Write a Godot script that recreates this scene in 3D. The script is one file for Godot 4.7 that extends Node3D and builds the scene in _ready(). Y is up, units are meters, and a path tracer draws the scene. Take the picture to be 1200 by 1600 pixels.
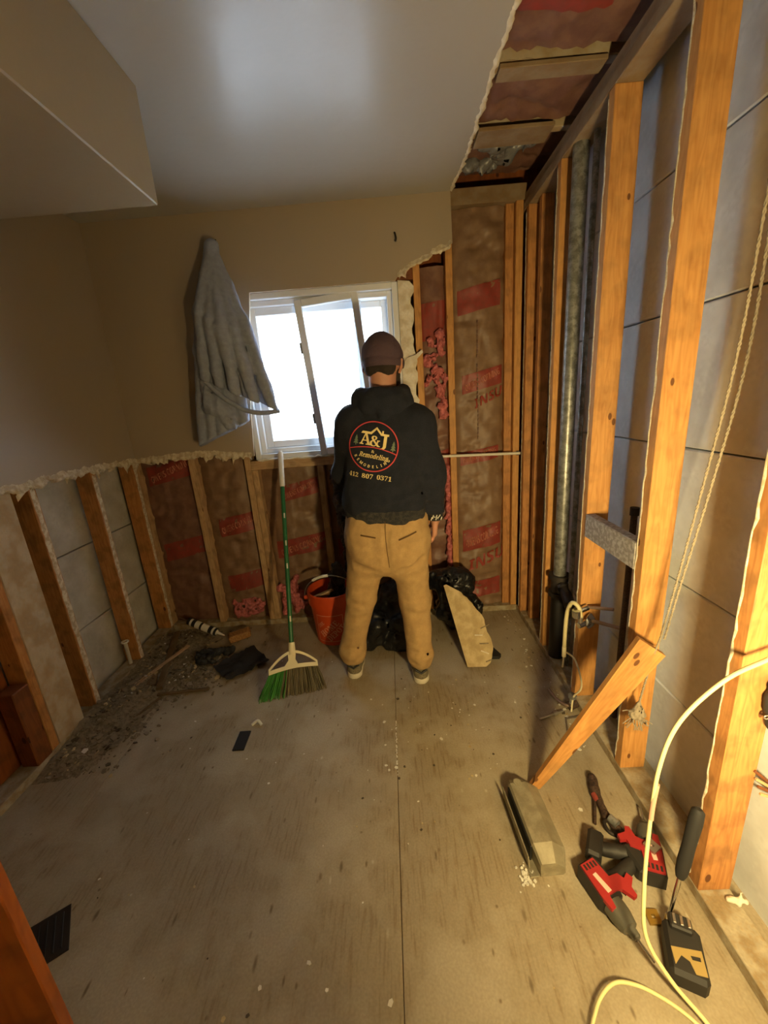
extends Node3D
# A gutted bathroom: bare studs, paper-faced insulation, a man at the window.

const CAM := Vector3(0, 1.43, 0)
var M := {}
var used := {}
var rng := RandomNumberGenerator.new()

# ---------------------------------------------------------------- mesh builder
class MB:
	var P := PackedVector3Array()
	var N := PackedVector3Array()
	var T := PackedVector2Array()
	var I := PackedInt32Array()

	func tri(a: Vector3, b: Vector3, c: Vector3, ua := Vector2.ZERO, ub := Vector2.ZERO, uc := Vector2.ZERO) -> void:
		var n := (b - a).cross(c - a)
		if n.length_squared() < 1e-18:
			return
		n = n.normalized()
		var k := P.size()
		P.append(a); P.append(b); P.append(c)
		N.append(n); N.append(n); N.append(n)
		T.append(ua); T.append(ub); T.append(uc)
		I.append(k); I.append(k + 2); I.append(k + 1)

	func quad(a: Vector3, b: Vector3, c: Vector3, d: Vector3, ua := Vector2.ZERO, ub := Vector2.ZERO, uc := Vector2.ZERO, ud := Vector2.ZERO) -> void:
		tri(a, b, c, ua, ub, uc)
		tri(a, c, d, ua, uc, ud)

	# chamfered box; v of the uv runs along the longest side, in metres
	func box(c: Vector3, s: Vector3, bs := Basis.IDENTITY, bev := 0.002, uvo := Vector2.ZERO, skip := -1) -> void:
		var h := s * 0.5
		bev = minf(bev, minf(h.x, minf(h.y, h.z)) * 0.45)
		var la := 0
		if s.y >= s.x and s.y >= s.z: la = 1
		elif s.z >= s.x: la = 2
		for ax in 3:
			for sg in [-1.0, 1.0]:
				if skip == ax * 2 + (1 if sg > 0 else 0):
					continue
				var b1 := (ax + 1) % 3
				var b2 := (ax + 2) % 3
				var q := []
				var uv := []
				for k in [[-1.0, -1.0], [1.0, -1.0], [1.0, 1.0], [-1.0, 1.0]]:
					var p := Vector3.ZERO
					p[ax] = sg * h[ax]
					p[b1] = k[0] * (h[b1] - bev)
					p[b2] = k[1] * (h[b2] - bev)
					q.append(c + bs * p)
					var along: float = p[la] if la != ax else p[b1]
					var across: float
					if la == b1: across = p[b2]
					elif la == b2: across = p[b1]
					else: across = p[b2]
					uv.append(Vector2(across + ax * 0.13 + sg * 0.07, along) + uvo)
				if sg > 0: quad(q[0], q[1], q[2], q[3], uv[0], uv[1], uv[2], uv[3])
				else: quad(q[0], q[3], q[2], q[1], uv[0], uv[3], uv[2], uv[1])
		# edges
		for ax in 3:
			var b1 := (ax + 1) % 3
			var b2 := (ax + 2) % 3
			for s1 in [-1.0, 1.0]:
				for s2 in [-1.0, 1.0]:
					var q := []
					for k in [[0, -1.0], [0, 1.0], [1, 1.0], [1, -1.0]]:
						var p := Vector3.ZERO
						p[ax] = k[1] * (h[ax] - bev)
						p[b1] = s1 * (h[b1] - (bev if k[0] == 0 else 0.0))
						p[b2] = s2 * (h[b2] - (0.0 if k[0] == 0 else bev))
						q.append(p)
					var uvq := []
					for p in q:
						uvq.append(Vector2(p[b1] if la == ax else p[ax], p[la]) + uvo)
					if (q[1] - q[0]).cross(q[2] - q[0]).dot(q[0]) > 0:
						quad(c + bs * q[0], c + bs * q[1], c + bs * q[2], c + bs * q[3], uvq[0], uvq[1], uvq[2], uvq[3])
					else:
						quad(c + bs * q[0], c + bs * q[3], c + bs * q[2], c + bs * q[1], uvq[0], uvq[3], uvq[2], uvq[1])
		for sx in [-1.0, 1.0]:
			for sy in [-1.0, 1.0]:
				for sz in [-1.0, 1.0]:
					var a := Vector3(sx * h.x, sy * (h.y - bev), sz * (h.z - bev))
					var b := Vector3(sx * (h.x - bev), sy * h.y, sz * (h.z - bev))
					var d := Vector3(sx * (h.x - bev), sy * (h.y - bev), sz * h.z)
					if sx * sy * sz > 0: tri(c + bs * a, c + bs * b, c + bs * d, uvo, uvo, uvo)
					else: tri(c + bs * a, c + bs * d, c + bs * b, uvo, uvo, uvo)

	# smooth grid of rows; closed joins the last column to the first
	func grid(rows: Array, closed := false, uvs := Vector2.ONE, flip := false) -> void:
		var nr := rows.size()
		var nc: int = rows[0].size()
		var k := P.size()
		var acc := PackedVector3Array()
		acc.resize(nr * nc)
		for r in nr:
			for c in nc:
				P.append(rows[r][c])
				T.append(Vector2(float(c) / nc * uvs.x, float(r) / nr * uvs.y))
		var lim := nc if closed else nc - 1
		for r in nr - 1:
			for c in lim:
				var c2 := (c + 1) % nc
				var i := [r * nc + c, r * nc + c2, (r + 1) * nc + c2, (r + 1) * nc + c]
				if flip: i = [i[0], i[3], i[2], i[1]]
				var n := (P[k + i[2]] - P[k + i[0]]).cross(P[k + i[3]] - P[k + i[1]])
				for j in i: acc[j] += n
				I.append(k + i[0]); I.append(k + i[2]); I.append(k + i[1])
				I.append(k + i[0]); I.append(k + i[3]); I.append(k + i[2])
		for a in acc: N.append(a.normalized() if a.length_squared() > 0 else Vector3.UP)

	func cap(ring: PackedVector3Array, out: Vector3) -> void:
		var c := Vector3.ZERO
		for p in ring: c += p
		c /= ring.size()
		for i in ring.size():
			var a := ring[i]
			var b := ring[(i + 1) % ring.size()]
			if (a - c).cross(b - c).dot(out) > 0: tri(c, a, b)
			else: tri(c, b, a)

	func tube(pts: Array, rad, n := 10, caps := true, squash := Vector2.ONE, uvs := Vector2.ONE) -> void:
		var rows := []
		var m := pts.size()
		var t0: Vector3 = (pts[1] - pts[0]).normalized()
		var up := Vector3.UP if absf(t0.y) < 0.9 else Vector3.RIGHT
		var x := t0.cross(up).normalized()
		for i in m:
			var t: Vector3 = (pts[mini(i + 1, m - 1)] - pts[maxi(i - 1, 0)]).normalized()
			x = (x - t * x.dot(t)).normalized()
			var y := t.cross(x)
			var r: float = rad[i] if rad is Array else rad
			var row := PackedVector3Array()
			for j in n:
				var a := TAU * j / n
				row.append(pts[i] + (x * cos(a) * squash.x + y * sin(a) * squash.y) * r)
			rows.append(row)
		grid(rows, true, uvs)
		if caps:
			cap(rows[0], pts[0] - pts[1])
			cap(rows[m - 1], pts[m - 1] - pts[m - 2])

	# profile of (radius, height); sharp corners where a point is given twice
	func lathe(prof: Array, n: int, tf := Transform3D.IDENTITY) -> void:
		var part := []
		for i in prof.size():
			var pr: Vector2 = prof[i]
			if part.size() > 0 and prof[i - 1] == pr:
				grid(part, true)
				part = []
			var row := PackedVector3Array()
			for j in n:
				var a := -TAU * j / n
				row.append(tf * Vector3(pr.x * cos(a), pr.y, pr.x * sin(a)))
			part.append(row)
		if part.size() > 1: grid(part, true)

	# polygon in the xy plane of tf, pushed from z = z0 to z = z1
	func prism(poly: PackedVector2Array, z0: float, z1: float, tf := Transform3D.IDENTITY, sides := true, faces := true, uvs := 1.0) -> void:
		if Geometry2D.is_polygon_clockwise(poly):
			poly = poly.duplicate()
			poly.reverse()
		if faces:
			var ix := Geometry2D.triangulate_polygon(poly)
			for i in range(0, ix.size(), 3):
				var a := poly[ix[i]]
				var b := poly[ix[i + 1]]
				var c := poly[ix[i + 2]]
				if (b - a).cross(c - a) < 0:
					var t := b; b = c; c = t
				tri(tf * Vector3(a.x, a.y, z1), tf * Vector3(b.x, b.y, z1), tf * Vector3(c.x, c.y, z1), a * uvs, b * uvs, c * uvs)
				tri(tf * Vector3(a.x, a.y, z0), tf * Vector3(c.x, c.y, z0), tf * Vector3(b.x, b.y, z0), a * uvs, c * uvs, b * uvs)
		if sides:
			for i in poly.size():
				var a := poly[i]
				var b := poly[(i + 1) % poly.size()]
				quad(tf * Vector3(a.x, a.y, z0), tf * Vector3(b.x, b.y, z0), tf * Vector3(b.x, b.y, z1), tf * Vector3(a.x, a.y, z1), a * uvs, b * uvs, b * uvs + Vector2(0, z1 - z0), a * uvs + Vector2(0, z1 - z0))

	func arrays() -> Array:
		var arr := []
		arr.resize(Mesh.ARRAY_MAX)
		arr[Mesh.ARRAY_VERTEX] = P
		arr[Mesh.ARRAY_NORMAL] = N
		arr[Mesh.ARRAY_TEX_UV] = T
		arr[Mesh.ARRAY_INDEX] = I
		return arr

	func mesh(mat: Material, onto: ArrayMesh = null) -> ArrayMesh:
		var m := onto if onto else ArrayMesh.new()
		m.add_surface_from_arrays(Mesh.PRIMITIVE_TRIANGLES, arrays())
		m.surface_set_material(m.get_surface_count() - 1, mat)
		return m

# ---------------------------------------------------------------- naming and adding
func numbered(called: String) -> String:
	used[called] = used.get(called, 0) + 1
	return called if used[called] == 1 else "%s_%03d" % [called, used[called] - 1]

func tag(o: Node, label: String, category: String, group := "", kind := "") -> Node:
	if label: o.set_meta("label", label)
	if category: o.set_meta("category", category)
	if group: o.set_meta("group", group)
	if kind: o.set_meta("kind", kind)
	return o

func thing(called: String, label: String, category: String, at := Vector3.ZERO, group := "", basis_ := Basis.IDENTITY) -> Node3D:
	var o := Node3D.new()
	o.name = numbered(called)
	add_child(o)
	o.transform = Transform3D(basis_, at)
	tag(o, label, category, group)
	return o

func setting(called: String, label: String) -> Node3D:
	var o := Node3D.new()
	o.name = called
	add_child(o)
	o.set_meta("kind", "structure")
	o.set_meta("label", label)
	return o

func part(parent: Node, called: String, mesh: Mesh, label := "") -> MeshInstance3D:
	var o := MeshInstance3D.new()
	o.name = called if parent != self else numbered(called)
	o.mesh = mesh
	parent.add_child(o, true)
	if label: o.set_meta("label", label)
	return o

func put(parent: Node, called: String, mb: MB, mat: Material, label := "") -> MeshInstance3D:
	return part(parent, called, mb.mesh(mat), label)

func bar(parent: Node, called: String, lo: Vector3, hi: Vector3, mat: Material, bev := 0.002) -> MeshInstance3D:
	var mb := MB.new()
	mb.box((lo + hi) * 0.5, (hi - lo).abs(), Basis.IDENTITY, bev, Vector2(rng.randf() * 3.0, rng.randf() * 3.0))
	return put(parent, called, mb, mat)

func look(dir: Vector3, roll := 0.0) -> Basis:      # y axis along dir
	var y := dir.normalized()
	var x := y.cross(Vector3.BACK if absf(y.z) < 0.9 else Vector3.RIGHT).normalized()
	return Basis(x, y, x.cross(y)) * Basis(Vector3.UP, roll)

func smooth_path(pts: Array, steps := 6) -> Array:
	var cv := Curve3D.new()
	for i in pts.size():
		var t: Vector3 = (pts[mini(i + 1, pts.size() - 1)] - pts[maxi(i - 1, 0)]) / 6.0
		cv.add_point(pts[i], -t, t)
	var out := []
	for i in pts.size() - 1:
		for k in steps:
			out.append(cv.sample(i, float(k) / steps))
	out.append(pts[-1])
	return out

func ragged(a: Vector2, b: Vector2, step: float, amp: float) -> Array:
	var out := []
	var n := maxi(1, int(a.distance_to(b) / step))
	var nrm := (b - a).normalized().orthogonal()
	for i in n:
		var t := (i + (0.0 if i == 0 else rng.randf_range(-0.3, 0.3))) / n
		out.append(a.lerp(b, t) + (nrm * rng.randf_range(-amp, amp) if i else Vector2.ZERO))
	return out

# ---------------------------------------------------------------- distance fields
# bones: [a, b, ra, rb] ; cuts: planes that end the shape ; returns field for prints
func field(bones: Array, cell: float, k: float, amp := 0.0, freq := 10.0, cuts := [], carve := [], ridged := false, seed_ := 1) -> Dictionary:
	var lo := Vector3.ONE * 1e9
	var hi := -lo
	for b in bones:
		for e in 2:
			var r: float = b[2 + e] + k + amp * 1.5 + cell * 2.0
			lo = lo.min(b[e] - Vector3.ONE * r)
			hi = hi.max(b[e] + Vector3.ONE * r)
	var d := Vector3i(((hi - lo) / cell).ceil()) + Vector3i.ONE
	var F := PackedFloat32Array()
	F.resize(d.x * d.y * d.z)
	F.fill(1.0)
	for b in bones:
		var a: Vector3 = b[0]
		var ab: Vector3 = b[1] - a
		var ra: float = b[2]
		var dr: float = b[3] - ra
		var l2 := maxf(ab.length_squared(), 1e-9)
		var pad: float = maxf(b[2], b[3]) + k + amp * 1.5 + cell * 2.0
		var i0 := Vector3i((((a.min(b[1]) - Vector3.ONE * pad) - lo) / cell).floor()).clamp(Vector3i.ZERO, d - Vector3i.ONE)
		var i1 := Vector3i((((a.max(b[1]) + Vector3.ONE * pad) - lo) / cell).ceil()).clamp(Vector3i.ZERO, d - Vector3i.ONE)
		for z in range(i0.z, i1.z + 1):
			for y in range(i0.y, i1.y + 1):
				var at := (z * d.y + y) * d.x
				var p := lo + Vector3(i0.x, y, z) * cell - a
				for x in range(i0.x, i1.x + 1):
					var t := clampf(p.dot(ab) / l2, 0.0, 1.0)
					var v := (p - ab * t).length() - ra - dr * t
					var o := F[at + x]
					var h := k - absf(o - v)
					F[at + x] = minf(o, v) - (h * h / (4.0 * k) if h > 0.0 else 0.0)
					p.x += cell
	if amp > 0.0 or cuts or carve:
		var nz := FastNoiseLite.new()
		nz.seed = seed_
		nz.noise_type = FastNoiseLite.TYPE_SIMPLEX_SMOOTH
		nz.frequency = freq
		nz.fractal_type = FastNoiseLite.FRACTAL_RIDGED if ridged else FastNoiseLite.FRACTAL_FBM
		nz.fractal_octaves = 3
		for z in d.z:
			for y in d.y:
				var at := (z * d.y + y) * d.x
				for x in d.x:
					var v := F[at + x]
					if absf(v) < amp * 1.6 + cell * 2.5 or (cuts and v < 0.1):
						var p := lo + Vector3(x, y, z) * cell
						if amp > 0.0:
							v += nz.get_noise_3d(p.x, p.y * 0.8, p.z) * amp
						for c in carve:
							var cd: float = segd(p, c[0], c[1]) - c[2]
							v += maxf(0.0, 1.0 - maxf(cd, 0.0) / 0.02) * c[3]
						for pl in cuts:
							v = maxf(v, pl.distance_to(p))
						F[at + x] = v
	return {"F": F, "d": d, "lo": lo, "cell": cell}

func segd(p: Vector3, a: Vector3, b: Vector3) -> float:
	var ab := b - a
	return (p - a - ab * clampf((p - a).dot(ab) / maxf(ab.length_squared(), 1e-9), 0.0, 1.0)).length()

func nets(f: Dictionary, mb: MB) -> MB:
	var F: PackedFloat32Array = f.F
	var d: Vector3i = f.d
	var lo: Vector3 = f.lo
	var cell: float = f.cell
	var sy := d.x
	var sz := d.x * d.y
	var idx := PackedInt32Array()
	idx.resize(F.size())
	idx.fill(-1)
	var base := mb.P.size()
	var off := [0, 1, sy, sy + 1, sz, sz + 1, sz + sy, sz + sy + 1]
	var pos := [Vector3(0, 0, 0), Vector3(1, 0, 0), Vector3(0, 1, 0), Vector3(1, 1, 0), Vector3(0, 0, 1), Vector3(1, 0, 1), Vector3(0, 1, 1), Vector3(1, 1, 1)]
	var edges := [[0, 1], [2, 3], [4, 5], [6, 7], [0, 2], [1, 3], [4, 6], [5, 7], [0, 4], [1, 5], [2, 6], [3, 7]]
	for z in d.z - 1:
		for y in d.y - 1:
			var at := z * sz + y * sy
			for x in d.x - 1:
				var i := at + x
				var f0 := F[i]
				if f0 > cell * 2.0 or f0 < -cell * 2.0:
					continue
				var neg := 0
				for o in off:
					if F[i + o] < 0.0: neg += 1
				if neg == 0 or neg == 8:
					continue
				var s := Vector3.ZERO
				var n := 0
				for e in edges:
					var a: float = F[i + off[e[0]]]
					var b: float = F[i + off[e[1]]]
					if (a < 0.0) != (b < 0.0):
						s += pos[e[0]].lerp(pos[e[1]], a / (a - b))
						n += 1
				idx[i] = mb.P.size()
				var p := lo + (Vector3(x, y, z) + s / n) * cell
				mb.P.append(p)
				mb.T.append(Vector2(p.x, p.y))
				var g := Vector3(F[i + 1] - f0 + F[i + sz + sy + 1] - F[i + sz + sy], F[i + sy] - f0 + F[i + sz + sy + 1] - F[i + sz + 1], F[i + sz] - f0 + F[i + sz + sy + 1] - F[i + sy + 1])
				mb.N.append(g.normalized() if g.length_squared() > 0 else Vector3.UP)
	for z in range(1, d.z - 1):
		for y in range(1, d.y - 1):
			var at := z * sz + y * sy
			for x in range(1, d.x - 1):
				var i := at + x
				var a := F[i]
				if a > cell * 2.0 or a < -cell * 2.0:
					continue
				for ax in 3:
					var st: int = [1, sy, sz][ax]
					var b := F[i + st]
					if (a < 0.0) == (b < 0.0):
						continue
					var u: int = [sy, sz, 1][ax]
					var w: int = [sz, 1, sy][ax]
					var q := [idx[i], idx[i - u], idx[i - u - w], idx[i - w]]
					if q[0] < 0 or q[1] < 0 or q[2] < 0 or q[3] < 0:
						continue
					if a < 0.0: q = [q[0], q[3], q[2], q[1]]
					mb.I.append(q[0]); mb.I.append(q[1]); mb.I.append(q[2])
					mb.I.append(q[0]); mb.I.append(q[2]); mb.I.append(q[3])
	return mb

func fat(bones: Array, cell: float, k: float, amp := 0.0, freq := 10.0, cuts := [], carve := [], ridged := false, seed_ := 1) -> MB:
	return nets(field(bones, cell, k, amp, freq, cuts, carve, ridged, seed_), MB.new())

# nearest surface towards +z of a field at (x, y)
func face_z(f: Dictionary, x: float, y: float) -> float:
	var d: Vector3i = f.d
	var fx: float = clampf((x - f.lo.x) / f.cell, 0, d.x - 2)
	var fy: float = clampf((y - f.lo.y) / f.cell, 0, d.y - 2)
	var ix := int(fx)
	var iy := int(fy)
	var z := [0.0, 0.0, 0.0, 0.0]
	for q in 4:
		var at := (iy + (q >> 1)) * d.x + ix + (q & 1)
		var prev := 1.0
		z[q] = -1e9
		for k in range(d.z - 1, -1, -1):
			var v: float = f.F[at + k * d.x * d.y]
			if v < 0.0:
				z[q] = f.lo.z + (k + v / (v - prev)) * f.cell if prev > 0 else f.lo.z + k * f.cell
				break
			prev = v
	return lerpf(lerpf(z[0], z[1], fx - ix), lerpf(z[2], z[3], fx - ix), fy - iy)

# ---------------------------------------------------------------- lettering
var fonts := {}
func font(name_: String, bold: bool) -> SystemFont:
	var key := name_ + str(bold)
	if not fonts.has(key):
		var f := SystemFont.new()
		f.font_names = PackedStringArray([name_])
		f.font_weight = 700 if bold else 400
		fonts[key] = f
	return fonts[key]

# letters laid through map (Callable of Vector2 -> Vector3); height is the cap height
func letters(mb: MB, text: String, fnt: Font, height: float, at: Vector2, turn: float, mapto: Callable, width := 0.0, shear := 0.0) -> void:
	var tm := TextMesh.new()
	tm.text = text
	tm.font = fnt
	tm.font_size = 48
	tm.pixel_size = height / 34.5
	tm.depth = 0.0
	tm.curve_step = 2.0
	var a := tm.get_mesh_arrays()
	var v: PackedVector3Array = a[Mesh.ARRAY_VERTEX]
	var ix: PackedInt32Array = a[Mesh.ARRAY_INDEX]
	if v.is_empty(): return
	var lo := Vector2.ONE * 1e9
	var hi := -lo
	for p in v:
		lo = lo.min(Vector2(p.x, p.y))
		hi = hi.max(Vector2(p.x, p.y))
	var mid := (lo + hi) * 0.5
	var sx := width / (hi.x - lo.x) if width > 0.0 else 1.0
	var q := PackedVector3Array()
	for p in v:
		var u := Vector2((p.x - mid.x) * sx, p.y - mid.y)
		u.x += u.y * shear
		q.append(mapto.call(at + u.rotated(turn)))
	for i in range(0, ix.size(), 3):
		mb.tri(q[ix[i]], q[ix[i + 2]], q[ix[i + 1]])

func strip(mb: MB, pts: Array, w: float, mapto: Callable, closed := false) -> void:
	var n := pts.size()
	for i in (n if closed else n - 1):
		var a: Vector2 = pts[i]
		var b: Vector2 = pts[(i + 1) % n]
		var o := (b - a).normalized().orthogonal() * w * 0.5
		var ta: Vector2 = (b - pts[i - 1 if (i or closed) else 0]).normalized().orthogonal() * w * 0.5
		var tb: Vector2 = (pts[(i + 2) % n if (closed or i + 2 < n) else i + 1] - a).normalized().orthogonal() * w * 0.5
		if ta == Vector2.ZERO: ta = o
		mb.quad(mapto.call(a - ta), mapto.call(b - tb), mapto.call(b + tb), mapto.call(a + ta))

func polyg(mb: MB, poly: PackedVector2Array, mapto: Callable) -> void:
	var ix := Geometry2D.triangulate_polygon(poly)
	for i in range(0, ix.size(), 3):
		mb.tri(mapto.call(poly[ix[i]]), mapto.call(poly[ix[i + 1]]), mapto.call(poly[ix[i + 2]]))

# ---------------------------------------------------------------- materials
func std(col: Color, rough := 0.8, metal := 0.0) -> StandardMaterial3D:
	var m := StandardMaterial3D.new()
	m.albedo_color = col
	m.roughness = rough
	m.metallic = metal
	return m

func c8(r: int, g: int, b: int) -> Color:
	return Color(r / 255.0, g / 255.0, b / 255.0)

func noise_bytes(w: int, h: int, freq: float, seed_: int, sx := 1, sy := 1, oct := 4) -> PackedByteArray:
	var nz := FastNoiseLite.new()
	nz.seed = seed_
	nz.frequency = freq
	nz.noise_type = FastNoiseLite.TYPE_SIMPLEX_SMOOTH
	nz.fractal_octaves = oct
	var im := nz.get_seamless_image(w / sx, h / sy, false, false, 0.1, true)
	if sx > 1 or sy > 1: im.resize(w, h, Image.INTERPOLATE_CUBIC)
	im.convert(Image.FORMAT_L8)
	return im.get_data()

func tex(im: Image) -> ImageTexture:
	return ImageTexture.create_from_image(im)

# planks: grain along v, with knots
func wood_image(base: Color, dark: Color, seed_: int, knots: int, stain: float) -> Image:
	var w := 256
	var h := 1024
	var fine := noise_bytes(w, h, 0.09, seed_, 1, 16, 3)
	var wide := noise_bytes(w, h, 0.02, seed_ + 1, 1, 8, 3)
	var blot := noise_bytes(w, h, 0.012, seed_ + 2)
	var r := RandomNumberGenerator.new()
	r.seed = seed_
	var ks := []
	for i in knots: ks.append(Vector3(r.randf() * w, r.randf() * h, r.randf_range(2.5, 6)))
	var data := PackedByteArray()
	data.resize(w * h * 3)
	for y in h:
		for x in w:
			var i := y * w + x
			var warp := 0.0
			var kn := 0.0
			for k in ks:
				var dy: float = y - k.y
				if absf(dy) > k.z * 8.0: continue
				var dx: float = x - k.x
				if absf(dx) > k.z * 4.0: continue
				var q: float = sqrt(dx * dx * 1.0 + dy * dy * 0.3) / k.z
				warp += 3.0 * exp(-q * q * 0.25)
				if q < 1.25: kn = maxf(kn, clampf((1.25 - q) * 4.0, 0.0, 1.0))
			var ring := 0.5 + 0.5 * sin((wide[i] / 255.0 * 26.0 + x * 0.05 + warp * 1.6))
			var t := clampf(0.16 + ring * ring * 0.34 + (fine[i] / 255.0 - 0.5) * 0.6, 0.0, 1.0)
			t = maxf(t, kn * 0.9)
			var s := 1.0 - stain * clampf((blot[i] / 255.0 - 0.45) * 3.0, 0.0, 1.0)
			var c := base.lerp(dark, t)
			if kn > 0.3: c = c.lerp(Color(0.26, 0.14, 0.07), 0.6 * kn)
			data[i * 3] = int(clampf(c.r * s, 0, 1) * 255)
			data[i * 3 + 1] = int(clampf(c.g * s, 0, 1) * 255)
			data[i * 3 + 2] = int(clampf(c.b * s, 0, 1) * 255)
	return Image.create_from_data(w, h, false, Image.FORMAT_RGB8, data)

# two colours mixed by thresholded noise, with specks
func blotch_image(w: int, h: int, a: Color, b: Color, f1: float, f2: float, seed_: int, sharp: float, mid := 0.5, grain := 0.06) -> Image:
	var n1 := noise_bytes(w, h, f1, seed_)
	var n2 := noise_bytes(w, h, f2, seed_ + 7)
	var data := PackedByteArray()
	data.resize(w * h * 3)
	for i in w * h:
		var t := clampf((n1[i] / 255.0 * 0.65 + n2[i] / 255.0 * 0.35 - mid) * sharp + 0.5, 0.0, 1.0)
		var g := 1.0 + (n2[i] / 255.0 - 0.5) * grain * 2.0
		data[i * 3] = int(clampf(lerpf(a.r, b.r, t) * g, 0, 1) * 255)
		data[i * 3 + 1] = int(clampf(lerpf(a.g, b.g, t) * g, 0, 1) * 255)
		data[i * 3 + 2] = int(clampf(lerpf(a.b, b.b, t) * g, 0, 1) * 255)
	return Image.create_from_data(w, h, false, Image.FORMAT_RGB8, data)

func floor_image() -> Image:
	var w := 1024
	var h := 1024
	var big := noise_bytes(w, h, 0.006, 11)
	var med := noise_bytes(w, h, 0.025, 12)
	var streak := noise_bytes(w, h, 0.22, 13, 1, 12, 3)
	var figure := noise_bytes(w, h, 0.05, 14, 1, 4, 2)
	var fine := noise_bytes(w, h, 0.3, 15)
	var dust := c8(164, 151, 126)
	var bare := c8(122, 102, 72)
	var pale := c8(181, 170, 148)
	var data := PackedByteArray()
	data.resize(w * h * 3)
	for y in h:
		for x in w:
			var i := y * w + x
			var worn := clampf((big[i] / 255.0 - 0.50) * 4.5 + (med[i] / 255.0 - 0.5) * 2.0 + 0.25, 0.0, 1.0)
			var sx := (x if x < w / 2 else x - w) - 59.0
			var sy := y - 455.0
			worn = clampf(worn + (1.1 * exp(-(sx * sx / 9000.0 + sy * sy / 22000.0))) * clampf((med[i] / 255.0 - 0.42) * 4.0, 0.0, 1.0), 0.0, 1.3)
			var g := clampf((streak[i] / 255.0 - 0.56) * 5.0, 0.0, 1.0)
			var fg := clampf(1.0 - absf(figure[i] / 255.0 - 0.5) * 16.0, 0.0, 1.0) * clampf((med[i] / 255.0 - 0.45) * 5.0, 0.0, 1.0)
			var t := clampf(worn * (0.16 + 0.30 * g) + g * 0.03 + fg * 0.14 * worn, 0.0, 0.7)
			var c := dust.lerp(bare, t).lerp(pale, clampf((0.46 - big[i] / 255.0) * 2.5, 0.0, 0.5))
			var s := 0.93 + fine[i] / 255.0 * 0.14
			data[i * 3] = int(clampf(c.r * s, 0, 1) * 255)
			data[i * 3 + 1] = int(clampf(c.g * s, 0, 1) * 255)
			data[i * 3 + 2] = int(clampf(c.b * s, 0, 1) * 255)
	var im := Image.create_from_data(w, h, false, Image.FORMAT_RGB8, data)
	# scuffs, nail heads and dirt spots
	var r := RandomNumberGenerator.new()
	r.seed = 77
	for k in 420:
		var cx := r.randi_range(8, w - 9)
		var cy := r.randi_range(12, h - 13)
		var rx := r.randf_range(0.8, 2.6)
		var ry := rx * r.randf_range(0.8, 4.0)
		var cc := c8(86, 70, 46) if r.randf() < 0.8 else c8(205, 198, 180)
		var al := r.randf_range(0.25, 0.75)
		for yy in range(int(-ry) - 1, int(ry) + 2):
			for xx in range(int(-rx) - 1, int(rx) + 2):
				var q := sqrt(xx * xx / (rx * rx) + yy * yy / (ry * ry))
				if q < 1.0:
					var px := clampi(cx + xx, 0, w - 1)
					var py := clampi(cy + yy, 0, h - 1)
					im.set_pixel(px, py, im.get_pixel(px, py).lerp(cc, al * (1.0 - q * q)))
	return im

func normal_noise(freq: float, strength: float, seed_: int, size := 256) -> NoiseTexture2D:
	var nz := FastNoiseLite.new()
	nz.seed = seed_
	nz.frequency = freq
	nz.fractal_octaves = 4
	var t := NoiseTexture2D.new()
	t.width = size
	t.height = size
	t.seamless = true
	t.as_normal_map = true
	t.bump_strength = strength
	t.noise = nz
	return t

func bumpy(m: StandardMaterial3D, nt: Texture2D, scale: float, amount := 1.0, tri := true) -> StandardMaterial3D:
	m.normal_enabled = true
	m.normal_texture = nt
	m.normal_scale = amount
	if tri:
		m.uv1_triplanar = true
		m.uv1_world_triplanar = true
		m.uv1_scale = Vector3.ONE * scale
	return m

func textured(im: Image, sc: Vector3, rough := 0.85, tint := Color.WHITE) -> StandardMaterial3D:
	var m := std(tint, rough)
	m.albedo_texture = tex(im)
	m.uv1_scale = sc
	return m

func tri_textured(im: Image, sc: float, rough := 0.85, tint := Color.WHITE) -> StandardMaterial3D:
	var m := textured(im, Vector3.ONE * sc, rough, tint)
	m.uv1_triplanar = true
	m.uv1_world_triplanar = true
	return m

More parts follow.
